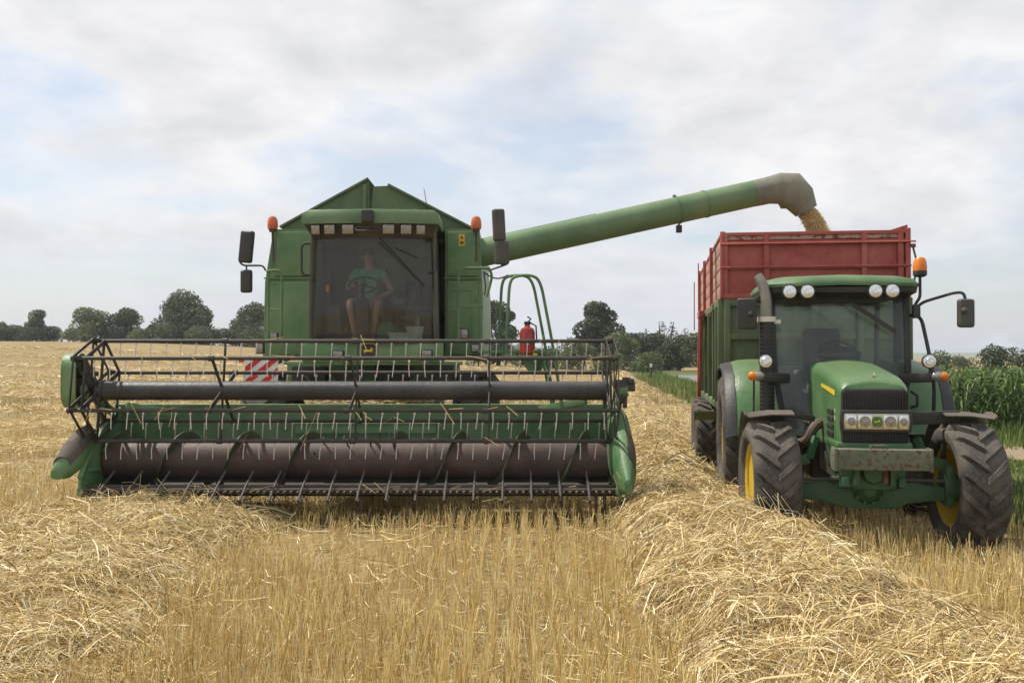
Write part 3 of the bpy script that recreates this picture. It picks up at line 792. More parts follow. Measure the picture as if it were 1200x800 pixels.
# tines: the three bars nearest the viewer one by one, the far ones together
NT = 33
def tine_shape(mb, x, y, z):
    mb.ball((x, y, z - .035), (.015, .015, .015), 6)
    mb.tube([(x, y, z - .03), (x - .004, y - .012, z - .10), (x - .012, y + .006, z - .215)], [.0068, .006, .005], 5)
front = [0, 5, 4]
proto = None
rt = random.Random(5)
for k in front:
    by, bz = BAR[k]
    for i in range(NT):
        x = XL + .05 + (XR - XL - .12) * (i + .5) / NT + (.06 if k == 5 else 0)
        if proto is None:
            mb = MB(); tine_shape(mb, x, by - .01, bz); proto = mb.build('tine', M['steel'], reel); PC = OFF[proto] - Vector((x, by - .01, bz))
        else:
            d = copy_at(proto, Vector((x, by - .01, bz)) + PC, reel)
            d.rotation_euler = (rt.gauss(0, .06), rt.gauss(0, .05), rt.uniform(-.5, .5))
mb = MB()
for k in (1, 2, 3):
    by, bz = BAR[k]
    for i in range(NT):
        tine_shape(mb, XL + .05 + (XR - XL - .12) * (i + .5) / NT + .09 * (k % 2) + rt.gauss(0, .004), by - .01, bz)
tag(mb.build('tine', M['steel'], reel), kind='stuff')

# --- header frame
hd = MB()
hd.box((.06, .80, .85), (XR - XL + .2, .03, .92), None, .005)                     # back sheet
hd.box((.06, .84, 1.30), (XR - XL + .22, .12, .10), None, .012)                   # top beam
tr_ = MB(); tr_.prism([(-.30, .36), (.05, .30), (.45, .30), (.80, .42), (.80, .45), (.44, .33), (.06, .33), (-.30, .39)], 'x', XL - .05, XR + .08)   # trough
header = hd.build('header', M['header_green'], CB); tr_.build('trough', M['dark'], header)
mb = MB(); mb.box((.10, .765, 1.045), (1.78, .035, .12), None, .01); mb.box((.10, .75, 1.11), (1.8, .06, .012), None, .003); mb.build('deflector_plate', M['light_green'], header)
for x in (XL - .045, XR + .08):
    mb = MB(); mb.prism([(-.42, .34), (-.42, .52), (-.12, .86), (.30, 1.12), (.84, 1.34), (.88, .36), (.3, .26)], 'x', x - .018, x + .018, .006)
    mb.beam((x, -.40, .55), (x, -.05, .92), .06, .05, .006); mb.beam((x, -.42, .40), (x, .85, .33), .07, .08, .01)
    mb.build('end_sheet', M['header_green'], header)
for x in (XL - .13, XR + .16):
    mb = MB(); mb.beam((x, .86, 1.22), (x, -.02, RZ - .02), .06, .10, .01); mb.beam((x, .5, .98), (x, .25, 1.42), .045, .045, .005); mb.lathe([(.09, -.06), (.09, .06)], (x, 0, RZ), 'x', 16)
    mb.build('reel_arm', M['header_green'], header)
# inner support arms seen through the reel
for (a, b) in (((-2.72, .2, 1.36), (-2.25, .82, 1.22)), ((2.25, .84, 1.27), (2.85, .25, 1.42))):
    mb = MB(); mb.beam(a, b, .05, .09, .008); mb.build('strut', M['light_green'] if a[0] < 0 else M['header_green'], header)

# auger drum with flights
AY, AZ_ = .36, .70
aug = MB().tube([(XL, AY, AZ_), (XR, AY, AZ_)], .245, 36)
for x in (-.62, 1.0): aug.lathe([(.25, -.03), (.256, 0), (.25, .03)], (x, AY, AZ_), 'x', 36)
auger = aug.build('header_auger', M['purple'], CB)
def flight(x0, x1, hand, ph):
    rows = []; n = int(abs(x1 - x0) / .76 * 36)
    for i in range(n + 1):
        t = i / n; x = x0 + (x1 - x0) * t; a = ph + hand * 2 * math.pi * (x - x0) / .76
        rows.append([(x, AY - r_ * math.cos(a), AZ_ + r_ * math.sin(a)) for r_ in (.235, .285, .338)])
    mb = MB(); mb.sheet(rows); return mb.build('flight', M['flight'], auger, solid=.012)
M['flight'] = paint('worn_flight_paint', (.035, .10, .045), .42, .45, .3, .1, rust=.45, dustcol=(.17, .12, .09), scale=4)
flight(XL + .02, -.45, 1, R(20)); flight(XR - .02, .55, 1, R(200))
for i in range(11):
    x = -.42 + i * .095; a = R(35 * i % 110 + 20)
    mb = MB(); mb.tube([(x, AY - .24 * math.cos(a), AZ_ + .24 * math.sin(a)), (x, AY - .34 * math.cos(a), AZ_ + .34 * math.sin(a))], .011, 6)
    mb.build('retracting_finger', M['dark'], auger)

# cutter bar, fingers, stalk lifters
cb_ = MB(); cb_.box((.065, -.30, .405), (XR - XL + .12, .16, .05), None, .008); cb_.box((.065, -.24, .445), (XR - XL + .1, .06, .03), None, .005)
cb_.prism([(-.38, .375), (-.2, .36), (.2, .27), (.2, .30), (-.2, .38), (-.38, .40)], 'x', XL - .02, XR + .06)
for i in range(80):
    x = XL + .03 + (XR - XL - .06) * i / 79
    cb_.prism([(x - .014, .40), (x + .014, .40), (x, .395)], 'y', -.47, -.36)
    cb_.beam((x, -.36, .405), (x, -.49, .40), .022, .018)
cutter = cb_.build('cutter_bar', M['darkbrown'], CB)
for i in range(19):
    x = XL + .22 + i * .328
    if x > XR: break
    d = -.0 + (x) * .03
    mb = MB(); mb.tube([(x, -.06, .60), (x, -.42, .46), (x, -.68, .335), (x, -.60, .30), (x, -.3, .36)], [.012, .016, .014, .012, .012], 6)
    mb.build('stalk_lifter', M['dark'], cutter)
for x in (2.42, 2.52, 2.92, 3.02):
    mb = MB(); mb.tube([(x, -.30, .40), (x, -.36, .28), (x + .01, -.30, .15)], [.02, .018, .012], 6); mb.build('skid', M['darkbrown'], cutter)

# dividers
def divider(secs, split=None):
    rings = []
    for (x, y, z, rx, rz) in secs:
        rings.append([(x + rx * math.copysign(abs(math.cos(t)) ** .8, math.cos(t)), y, z + rz * math.copysign(abs(math.sin(t)) ** .8, math.sin(t))) for t in [2 * math.pi * k / 16 for k in range(16)]])
    mb = MB(); mb.loft(rings); return mb
dl = divider([(-3.06, -.02, .98, .07, .12), (-3.08, -.12, .93, .10, .18), (-3.13, -.26, .83, .12, .20), (-3.19, -.42, .70, .12, .15), (-3.235, -.52, .615, .07, .06)]).build('divider', M['divider'] if 'divider' in M else M['header_green'], CB)
mb = MB(); rings = []
for (x, y, z, rx, rz) in [(-3.065, -.05, 1.0, .085, .13), (-3.10, -.16, .93, .108, .165), (-3.15, -.31, .81, .118, .15), (-3.205, -.44, .69, .095, .10)]:
    rings.append([(x + rx * 1.04 * math.cos(t), y - .03, z + .02 + rz * 1.02 * math.sin(t)) for t in [math.pi * k / 8 for k in range(9)]])
for a, b in zip(rings[:-1], rings[1:]): mb.sheet([a, b])
mb.build('cover', M['darkbrown'], dl, solid=.01)
mb = MB(); mb.beam((-3.12, -.2, .72), (XL - .04, -.1, .66), .06, .05, .008); mb.tube([(-3.1, -.3, .74), (-3.0, -.2, .62), (-2.99, .1, .60)], .025, 8); mb.build('bracket', M['header_green'], dl)
dr = divider([(3.21, .85, 1.0, .08, .34), (3.22, .5, .97, .12, .40), (3.235, .15, .88, .145, .44), (3.25, -.2, .74, .14, .36), (3.255, -.5, .58, .10, .21), (3.26, -.72, .47, .035, .06)]).build('divider', M['header_green'], CB)
mb = MB(); rings = []
for (x, y, z, rx, rz) in [(3.225, .42, 1.0, .125, .36), (3.235, .15, .885, .15, .42), (3.25, -.2, .745, .145, .345), (3.255, -.48, .60, .105, .20)]:
    rings.append([(x + rx * 1.04 * math.cos(t), y - .02, z + rz * 1.02 * math.sin(t)) for t in [R(-25) + R(100) * k / 8 for k in range(9)]])
for a, b in zip(rings[:-1], rings[1:]): mb.sheet([a, b])
mb.build('cover', M['darkbrown'], dr, solid=.012)

# belt guard on the left end, drive on the right end
def stadium(cy_, cz_, r_, h, n=10):
    return [(cy_ + r_ * math.cos(a), cz_ + h + r_ * math.sin(a)) for a in [math.pi * k / n for k in range(n + 1)]] + [(cy_ + r_ * math.cos(a), cz_ - h + r_ * math.sin(a)) for a in [math.pi + math.pi * k / n for k in range(n + 1)]]
cov = MB(); st = stadium(.0, 1.665, .19, .14); st2 = stadium(.0, 1.665, .165, .14); n = len(st)
cov.prism(st, 'x', -3.345, -3.32, .006)
rings = [[(-3.33, y, z) for y, z in st], [(-3.17, y, z) for y, z in st], [(-3.17, y, z) for y, z in st2], [(-3.32, y, z) for y, z in st2]]
cov.loft(rings, False)
guard = cov.build('belt_guard', M['green'], CB)
mb = MB(); mb.lathe([(.15, -.03), (.13, 0), (.15, .03)], (-3.23, 0, RZ), 'x', 24); mb.lathe([(.06, -.03), (.05, 0), (.06, .03)], (-3.23, .0, RZ + .29), 'x', 16)
mb.box((-3.23, .13, RZ + .15), (.04, .012, .3)); mb.box((-3.23, -.10, RZ + .15), (.04, .012, .3)); mb.tube([(-3.24, 0, RZ), (XL, 0, RZ)], .045, 12); mb.box((-3.10, .02, RZ + .12), (.1, .16, .34), None, .02)
mb.tube([(-3.15, -.05, RZ + .22), (XL, -.02, RZ + .2)], .03, 8); mb.build('pulley', M['black'], guard)
mb = MB(); mb.box((3.24, .02, RZ + .02), (.14, .2, .22), None, .03); mb.box((3.31, -.02, RZ + .08), (.10, .06, .16), None, .01); mb.box((3.30, .05, RZ - .12), (.05, .05, .18), None, .01); mb.lathe([(.06, -.08), (.06, .05)], (3.36, 0, RZ + .05), 'x', 12); mb.box((3.36, -.06, RZ + .12), (.07, .1, .05), None, .01); mb.tube([(3.2, 0, RZ + .1), (3.34, .1, RZ - .05), (3.22, .3, 1.3)], .014, 6)
mb.build('reel_drive', M['dark'], CB)

# feeder house
mb = MB(); mb.prism([(.86, .50), (.86, 1.20), (3.2, 1.62), (3.2, .95)], 'x', -.72, .86, .02); mb.box((.07, 1.6, .62), (1.5, .1, .1)); mb.build('feeder_house', M['header_green'], CB)

# --- body
body = MB()
BL, BR = -1.70, 1.52
def panel(x0b, x0t, x1b, x1t, zb, zt, y): return [(x0b, y, zb), (x1b, y, zb), (x1t, y, zt), (x0t, y, zt)]
rings = []
for y in (3.62, 8.6):
    rings.append([(BL, y, 1.90), (BR, y, 1.90), (BR - .0, y, 2.9), (BR - .05, y, 3.82), (BL + .15, y, 3.82), (BL + .03, y, 3.05)])
body.loft(rings)
body.loft([[(BL, y, 1.90), (-.95, y, 1.90), (-.95, y, 3.82), (BL + .15, y, 3.82), (BL + .03, y, 3.05)] for y in (2.80, 3.66)])
body.loft([[(.97, y, 1.90), (BR, y, 1.90), (BR, y, 2.9), (BR - .05, y, 3.82), (.97, y, 3.82)] for y in (2.80, 3.66)])
body.box((-.1, 3.2, 1.62), (2.5, .8, .5), None, .03)                              # underbody
bodyo = body.build('body', M['green'], CB)
mb = MB(); mb.box((-.1, 3.6, 1.35), (1.3, 1.2, .6), None, .04); mb.box((-.1, 5.6, 1.45), (1.5, 4.0, .95), None, .06); mb.box((-.1, 3.4, .92), (3.0, .26, .26), None, .03)
for x, y, z, a, b, c_ in ((-1.0, 2.75, 1.66, .5, .2, .3), (.9, 2.7, 1.7, .4, .25, .26), (.2, 2.72, 1.72, .5, .16, .24), (-.45, 2.7, 1.6, .3, .2, .3), (1.3, 2.9, 1.6, .3, .3, .3)):
    mb.box((x, y, z), (a, b, c_), None, .03)
for i in range(6): mb.tube(fillet([(-1.1 + i * .4, 2.6, 1.8), (-.9 + i * .35, 2.5, 1.5 + .05 * (i % 3)), (-.6 + i * .3, 2.6, 1.35)], .1), .02, 6)
mb.build('chassis', M['dark'], CB)
# raised panels on the two front faces and seams
for s in (-1, 1):
    x0, x1 = (BL + .07, -.92) if s < 0 else (1.0, BR - .06)
    mb = MB()
    mb.prism([(x0 + (.10 if s < 0 else 0), 3.13), (x1, 3.13), (x1, 3.78), (x0 + (.15 if s < 0 else 0), 3.78)] if True else [], 'y', 2.765, 2.81, .018)
    mb.prism([(x0, 1.98), (x1, 1.98), (x1, 3.06), (x0 + (.06 if s < 0 else 0), 3.06)], 'y', 2.755, 2.81, .022)
    if s > 0:
        for (a, b) in (((x0 + .06, 2.05), (x0 + .06, 2.92)), ((x0 + .06, 2.92), (x1 - .10, 2.92)), ((x1 - .10, 2.92), (x1 - .10, 2.05))): mb.beam((a[0], 2.752, a[1]), (b[0], 2.752, b[1]), .014, .012)
        mb.tube([(x0 + .10 + .07 * math.cos(t), 2.745, 2.55 + .07 * math.sin(t)) for t in [R(-60 + 30 * k) for k in range(8)]], .008, 6)
    mb.box(((x0 + x1) / 2, 2.77, 3.10), (x1 - x0 + .1, .03, .018))
    for zz_ in (2.02, 2.5, 3.02, 3.17, 3.74):
        for xx_ in (x0 + .10, x1 - .05): mb.lathe([(.013, -.012), (.013, .0), (.008, .006)], (xx_ + (.04 if s < 0 and zz_ > 3.1 else 0), 2.752, zz_), 'y', 8)
    for zz_ in (2.2, 2.8): mb.box((x1 - .03 if s > 0 else x1 - .04, 2.748, zz_), (.03, .02, .10), None, .005)
    mb.build('front_panel', M['green'], bodyo)
st_ = MB(); q = W(541, 281, 14.95); st_.box((q.x, 2.762, q.z), (.085, .006, .17)); stk = st_.build('warning_sticker', M['badge_yellow'], bodyo)
mb = MB(); mb.prism([(q.x - .03, q.z + .02), (q.x + .03, q.z + .02), (q.x, q.z + .07)], 'y', 2.755, 2.758); mb.box((q.x, 2.756, q.z - .04), (.055, .003, .05)); mb.build('pictogram', plain('sticker_ink', (.2, .1, .01), .6), stk)
# green front below the cab
mb = MB(); mb.box((.0, 2.18, 2.02), (1.98, .16, .29), None, .03); mb.box((.0, 2.25, 1.86), (2.5, .2, .05), None, .01); fb = mb.build('front_beam', M['green'], CB)

# badge: yellow rim and a leaping stag on black
def stag(s, cx_, cz_):
    P = [(-1, .15), (-.75, .3), (-.2, .26), (.25, .34), (.5, .55), (.42, .85), (.55, .62), (.62, .95), (.68, .6), (.95, .5), (.98, .4), (.72, .38), (.6, .1), (.95, -.1), (1.0, -.3), (.85, -.12), (.45, -.1), (.3, -.12), (-.35, -.08), (-.6, -.3), (-.95, -.6), (-.75, -.3), (-.7, -.05), (-.9, .02)]
    return [(cx_ + s * x, cz_ + s * z * .9) for x, z in P]
q = W(432, 411, 14.3)
bd = MB(); rr_ = []
for cx2, cz2, a0 in ((1, 1, 0), (-1, 1, 90), (-1, -1, 180), (1, -1, 270)):
    for k in range(5):
        a = R(a0 + 22.5 * k); rr_.append((cx2 * .05 + .055 * math.cos(a), cz2 * .04 + .055 * math.sin(a)))
bd.prism([(q.x + x * 1.12, q.z + z * 1.12) for x, z in rr_], 'y', 2.085, 2.105)
badge = bd.build('badge', M['badge_yellow'], CB)
mb = MB(); mb.prism([(q.x + x * 1.0, q.z + z * 1.0) for x, z in rr_], 'y', 2.078, 2.0845); mb.build('field', M['black'], badge)
mb = MB(); mb.prism(stag(.075, q.x, q.z - .005), 'y', 2.070, 2.0775); mb.build('stag', M['badge_yellow'], badge)

# work lights under the cab and on the panels
def lamp(px, py, Y, wd, ht, name='headlight'):
    q = W(px, py, Y)
    mb = MB(); mb.box((q.x, q.y + .04, q.z), (wd, .10, ht), None, .02); h = mb.build(name, M['black'], CB)
    mb = MB(); mb.box((q.x, q.y - .012, q.z), (wd * .82, .02, ht * .8), None, .008); mb.build('lens', M['lamp'], h)
    return h
for px, py, Y, a, b in ((396, 415, 14.25, .16, .11), (500, 414, 14.25, .16, .11), (320, 394, 14.6, .13, .11), (304, 408, 14.5, .12, .16), (543, 391, 14.7, .15, .16), (557, 408, 14.6, .12, .12)):
    lamp(px, py, Y, a, b)
for px in (397, 498):
    q = W(px, 424, 14.3); mb = MB(); mb.tube([(q.x + .06 * math.cos(t), q.y - .05, q.z + .04 + .07 * math.sin(t)) for t in [R(180 + 30 * k) for k in range(7)]], .012, 6); mb.build('bracket', M['header_green'], CB)

# red and white striped board
q0 = W(287, 420, 14.2); q1 = W(326, 447, 14.2)
mb = MB(); mb.box(((q0.x + q1.x) / 2, q0.y, (q0.z + q1.z) / 2), (q1.x - q0.x, .02, q0.z - q1.z), None, .003); wb = mb.build('warning_board', M['white'], CB)
Wd, Hd = q1.x - q0.x, q0.z - q1.z
def clip_poly(P, ax, v, keep):
    o_ = []
    for i in range(len(P)):
        a, b = P[i], P[(i + 1) % len(P)]; ia = (a[ax] - v) * keep >= 0; ib = (b[ax] - v) * keep >= 0
        if ia: o_.append(a)
        if ia != ib:
            t = (v - a[ax]) / (b[ax] - a[ax]); o_.append(tuple(a[k] + (b[k] - a[k]) * t for k in (0, 1)))
    return o_
for k in range(-2, 4):
    sw = .115
    P = [(k * 2 * sw - .02, 0), (k * 2 * sw + sw - .02, 0), (k * 2 * sw + sw + Hd * 1.25 - .02, Hd), (k * 2 * sw + Hd * 1.25 - .02, Hd)]
    for ax, v, kp in ((0, 0.006, 1), (0, Wd - .006, -1), (1, .006, 1), (1, Hd - .006, -1)):
        P = clip_poly(P, ax, v, kp)
        if len(P) < 3: break
    if len(P) >= 3:
        mb = MB(); mb.prism([(q0.x + a, q1.z + b) for a, b in P], 'y', q0.y - .0155, q0.y - .0125); mb.build('stripe', M['signal_red'], wb)
q = W(283, 422, 14.2); mb = MB(); mb.box(q, (.07, .05, .06), None, .01); mb.build('reflector', M['orange_red'], wb)
mb = MB(); mb.beam((q0.x + .3, q0.y + .04, q0.z - .1), (-1.2, 2.6, 1.95), .05, .05); mb.build('bracket', M['dark'], wb)

# --- cab
CW0, CW1 = -.88, .90
cab = MB()
for x in (CW0, CW1): cab.tube([(x, 2.16, 2.12), (x * .985, 2.12, 2.9), (x * .955, 2.10, 3.70)], .03, 8)
for x in (CW0, CW1): cab.tube([(x, 3.55, 2.12), (x, 3.55, 3.70)], .06, 8)
cab.box((.01, 2.85, 2.12), (1.80, 1.5, .08), None, .01)                           # floor
cab.box((.01, 3.58, 2.55), (1.78, .05, .85), None, .01)                           # lower rear wall
cab.box((-.66, 3.58, 3.3), (.42, .05, .7), None, .01); cab.box((.80, 3.58, 3.3), (.2, .05, .7), None, .01)
cabo = cab.build('cab', M['interior'], CB)
rings = []
for z, f, fr in ((2.13, 1.0, 0), (2.9, .985, -.03), (3.66, .955, -.05)):
    rings.append([(.01 + .86 * f * u, 2.02 + fr + .16 * u * u, z) for u in np.linspace(-1, 1, 13)])
mb = MB(); mb.sheet(rings); mb.build('windscreen', M['cab_glass'], cabo)
for x in (CW0 - .005, CW1 + .005):
    mb = MB(); mb.add([(x, 2.2, 2.16), (x, 3.5, 2.16), (x * .96, 3.5, 3.66), (x * .96, 2.16, 3.66)], [(0, 1, 2, 3)]); mb.build('side_window', M['cab_glass'], cabo)
# roof with drooping visor
roof = MB(); rings = []
for (k, z) in ((1.0, 3.77), (1.02, 3.82), (1.0, 3.92), (.93, 3.965), (.5, 3.985)):
    ring = []
    for u in np.linspace(-1, 1, 15): ring.append((.005 + .93 * k * u, 1.72 + .10 * u * u + .05 * (1 - k) * 10 * .6, z))
    ring.append((.005 + .93 * k, 2.2, z)); ring.append((.005 + .93 * k, 3.7, z)); ring.append((.005 - .93 * k, 3.7, z)); ring.append((.005 - .93 * k, 2.2, z))
    rings.append(ring)
roof.loft(rings)
for sx in (-.6, .6): roof.box((sx, 2.6, 3.99), (.05, 1.2, .03), None, .01)
roofo = roof.build('cab_roof', M['olive_light'] if 'olive_light' in M else M['tube_green'], CB)
mb = MB(); rings = []
for (k, z, dy) in ((.99, 3.775, .03), (.955, 3.70, .12), (.90, 3.605, .20)):
    rings.append([(.005 + .92 * k * u, 1.72 + dy + .10 * u * u, z) for u in np.linspace(-1, 1, 15)] + [(.005 + .92 * k, 2.3, z), (.005 - .92 * k, 2.3, z)])
mb.loft(rings); vis = mb.build('visor', M['darkbrown'], roofo)
for px, w_ in ((368.5, .115), (385.5, .14), (407.5, .15), (455, .15), (475.5, .14), (492.5, .115)):
    q = W(px, 265.5, 13.95); u = q.x / .92
    mb = MB(); mb.box((q.x, 1.70 + .10 * u * u + .065, 3.690), (w_ * 1.14, .06, .14), (R(8), 0, R(12) * u), .012); l_ = mb.build('work_light', M['black'], roofo)
    mb = MB(); mb.box((q.x, 1.70 + .10 * u * u + .033, 3.688), (w_ * 1.02, .02, .12), (R(8), 0, R(12) * u), .01); mb.build('lens', M['lamp'], l_)
q = W(430, 252, 13.85)
mb = MB(); mb.box((q.x, q.y + .02, q.z - .01), (.16, .10, .17), None, .02); mb.tube(fillet([(q.x - .17, 1.72, 3.71), (q.x - .16, 1.68, 3.66), (q.x + .16, 1.68, 3.66), (q.x + .17, 1.72, 3.71), (q.x - .17, 1.72, 3.715)], .04), .014, 6); mb.tube([(q.x, 1.73, 3.74), (q.x, 1.7, 3.66)], .02, 6); mb.build('wiper_motor', M['black'], roofo)
def wpt(px, py, d=.0): 
    q = W(px, py, 14.17); return Vector((q.x, 2.0 - .04 + .16 * (q.x / .86) ** 2 - d, q.z))
mb = MB(); mb.tube([wpt(436, 270), wpt(470, 305), wpt(497, 334)], .011, 6); mb.tube([wpt(444, 284), wpt(470, 308, .01), wpt(494, 331, .01)], .009, 6); mb.tube([wpt(462, 290, .0), wpt(490, 302)], .007, 5); mb.build('wiper', M['black'], cabo)
for s, pts in ((-1, [(364, 285), (353, 285), (353, 322), (364, 322)]), (1, [(499, 282), (511, 282), (511, 319), (502, 319)])):
    mb = MB(); mb.tube(fillet([W(px, py, 14.3) for px, py in pts], .08), .018, 8); mb.build('grab_handle', M['black'], CB)
# right cab pillar post and thin aerial
mb = MB(); mb.tube([W(508, 320, 14.4), W(509, 360, 14.35), W(511, 402, 14.3)], .03, 8); mb.build('door_hinge_post', M['darkbrown'], CB)
mb = MB(); mb.tube([W(501, 252, 15.2), W(499, 235, 15.2), W(496.5, 220, 15.2)], [.008, .006, .004], 5); mb.build('aerial', M['black'], CB)
# interior fittings
mb = MB(); a = Vector((-.20, 2.50, 2.16)); b = Vector((-.20, 2.52, 2.90)); mb.prism([(2.42, 2.16), (2.62, 2.16), (2.60, 2.72), (2.50, 2.80), (2.44, 2.72)], 'x', -.29, -.11, .02); mb.tube([b - Vector((0, .0, .12)), b + Vector((0, .06, .08))], .03, 8); sc = mb.build('steering_column', M['black'], cabo)
mb = MB(); cc = Vector((-.20, 2.60, 2.99)); tl = R(38)
def wheel_pts(cc, r_, tl, n=28): return [cc + Vector((r_ * math.cos(t), r_ * math.sin(t) * math.cos(tl), -r_ * math.sin(t) * -math.sin(tl))) for t in [2 * math.pi * k / n for k in range(n)]]
mb.tube(wheel_pts(cc, .205, tl), .016, 8, closed=True)
for t in (R(90), R(210), R(330)): mb.tube([cc, cc + Vector((.2 * math.cos(t), .2 * math.sin(t) * math.cos(tl), .2 * math.sin(t) * math.sin(tl)))], .012, 6)
mb.ball(cc, (.05, .04, .04), 10); mb.build('steering_wheel', M['black'], cabo)
mb = MB(); mb.box((-.2, 3.12, 2.60), (.52, .50, .14), None, .05); mb.box((-.2, 3.40, 2.98), (.50, .13, .70), (R(-8), 0, 0), .05); mb.box((-.2, 3.15, 2.34), (.34, .36, .36), None, .03); mb.build('driver_seat', M['seat'], cabo)
mb = MB(); mb.box((.52, 3.3, 2.55), (.48, .42, .12), None, .04); mb.box((.55, 3.47, 2.86), (.44, .10, .46), None, .04); mb.build('passenger_seat', M['interior'], cabo)
mb = MB(); mb.box((.30, 2.95, 2.75), (.16, .5, .10), None, .02); mb.tube([(.28, 2.78, 2.8), (.27, 2.72, 2.94)], .014, 6); mb.box((-.62, 2.9, 2.5), (.18, .6, .4), None, .03); mb.build('armrest_console', M['black'], cabo)
mb = MB(); mb.box((-.70, 2.5, 2.93), (.05, .03, .10), None, .01); mb.build('amber_reflector', M['amber'], cabo)
# mirrors
def plate(mb, c, w_, h_, d_, tilt=0, yaw=0): mb.box(c, (w_, d_, h_), (0, R(tilt), R(yaw)), min(w_, h_) * .32, seg=3)
for base, big, small, arm, mt in ((0, (288.5, 289, 17, 38, 6), (288.5, 329.5, 14, 27, 0), [(311, 317), (308, 311), (284, 311), (279, 305), (283, 292)], 'black'), (1, (584.5, 263.5, 15, 38, -3), (588, 296, 17, 28, 0), [(575, 316), (590, 311), (597, 308), (590, 285), (586, 272)], 'mirror_grey')):
    mb = MB(); Y = 14.1
    mb.tube(fillet([W(px, py, Y) for px, py in arm], .05), .013, 8); mb.tube([W(small[0], 312, Y), W(small[0], small[1] - 4, Y)], .012, 6); ma = mb.build('mirror_arm', M['dark'], CB)
    for (px, py, w_, h_, tl_) in (big, small):
        q = W(px, py, Y); k = Y / 1200; mb = MB(); plate(mb, q, w_ * k, h_ * k, .09, tl_, 18 if base else -18); mb.build('mirror', M[mt], ma)
# beacons
for px, bot, ps in ((319, 300, (315, 318)), (558, 300, (560, 562))):
    q = W(px, 270, 14.85); mb = MB(); mb.tube([q, (q.x - .0, q.y + .05, q.z - .45)], .018, 8); mb.lathe([(.05, 0), (.055, .03), (.04, .05)], q + Vector((0, 0, -.02)), 'z', 12); st = mb.build('beacon_post', M['darkbrown'], CB)
    mb = MB(); mb.lathe([(.07, 0), (.078, .05), (.072, .13), (.05, .175), (.02, .19)], q + Vector((0, 0, .02)), 'z', 16); mb.build('beacon', M['orange_red'], st)
# hand rails at the front corners
for pts in ([(312, 318), (326, 316), (330, 322), (330, 395)], [(537, 397), (537, 318), (543, 314), (572, 314)], [(572, 313), (577, 322), (574, 335), (570, 348)]):
    mb = MB(); mb.tube(fillet([W(px, py, 14.55) for px, py in pts], .08), .02, 8)
    if pts[0][0] == 312: mb.tube([W(312, 362, 14.6), W(328, 362, 14.6)], .012, 6); mb.tube([W(314, 318, 14.56), W(314, 397, 14.56)], .018, 6)
    if pts[0][0] == 537: mb.tube([W(540, 359, 14.6), W(566, 360, 14.6)], .014, 6); mb.box(W(556, 361, 14.6), (.04, .04, .05))
    mb.build('handrail', M['header_green'], CB)
# platform, ladder rails
mb = MB()
q = W(596, 430, 14.6); mb.box((1.95, 2.55, 2.02), (.95, .8, .05), None, .01); mb.prism([(1.98, 2.02), (2.42, 2.02), (2.36, 1.72), (2.2, 1.72)], 'y', 2.2, 2.24); plat = mb.build('platform', M['header_green'], CB)
for (dx, Y) in ((0, 14.9), (9, 14.2)):
    mb = MB(); mb.tube(fillet([W(px + dx, py, Y) for px, py in ((583, 428), (588, 331), (594, 323), (617, 322), (625, 332), (638, 400), (650, 478))], .15, 6), .021, 8); mb.build('ladder_rail', M['header_green'], CB)
mb = MB()
for i in range(6):
    z = 1.98 - i * .27; x = 2.40 + i * .05; mb.box((x, 2.3, z), (.07, .50, .035), None, .005)
for y in (2.04, 2.56): mb.beam((2.36, y, 2.06), (2.66, y, .55), .03, .10, .005)
mb.build('ladder', M['header_green'], CB)
mb = MB(); cpts = [W(566 + t * 30, 318 + 6 * math.sin(math.pi * t) + t * 4, 14.6) for t in np.linspace(0, 1, 10)]; mb.tube(cpts, .012, 6); mb.tube([W(567, 320, 14.6), W(569, 335, 14.6), W(568, 346, 14.6)], .012, 6); mb.build('safety_chain', M['dark'], CB)

# --- grain tank lid
tk = MB(); Yt = 15.2 - RY0
AP = W(432, 210, 15.25); EL_ = W(330, 267, 15.2); ER_ = W(551, 268, 15.2); AR = W(454, 217, 15.25)
def slab(a, b, c_, d, th=.03):
    n_ = (Vector(b) - Vector(a)).cross(Vector(c_) - Vector(a)).normalized() * th
    tk.add([a, b, c_, d] + [Vector(p) + n_ for p in (a, b, c_, d)], [(0, 1, 2, 3), (7, 6, 5, 4), (0, 4, 5, 1), (1, 5, 6, 2), (2, 6, 7, 3), (3, 7, 4, 0)])
rid = Vector((AP.x, 6.8, AP.z)); rid2 = Vector((AR.x, 6.8, AR.z))
MID = Vector((AP.x + .02, Yt, EL_.z - .02))
tk.add([EL_ + Vector((0, 0, -.05)), MID + Vector((0, 0, -.05)), AP, EL_, Vector((EL_.x, Yt + .03, EL_.z - .05)), Vector((MID.x, Yt + .03, MID.z - .05)), Vector((AP.x, AP.y + .03, AP.z))], [(0, 1, 2, 3), (4, 5, 6)])
tk.add([MID + Vector((0, .02, -.05)), ER_ + Vector((0, .02, -.05)), ER_ + Vector((0, .02, 0)), AR + Vector((0, .02, 0)), AP + Vector((.06, .02, -.10)), MID + Vector((0, .02, 0))], [(0, 1, 2, 3, 4, 5)])
slab(EL_ + Vector((-.02, -.05, 0)), AP + Vector((0, -.05, .0)), rid, Vector((EL_.x - .02, 6.8, EL_.z)))
slab(AR + Vector((0, -.05, 0)), ER_ + Vector((.02, -.05, 0)), Vector((ER_.x + .02, 6.8, ER_.z)), rid2)
tk.beam((AP.x - .06, Yt - .03, EL_.z), (AP.x - .06, AP.y - .03, AP.z - .08), .06, .05, .008)
tk.box(((EL_.x + ER_.x) / 2, Yt - .0, EL_.z - .03), (ER_.x - EL_.x, .05, .05), None, .008)
tk.build('grain_tank_cover', M['olive'], CB)

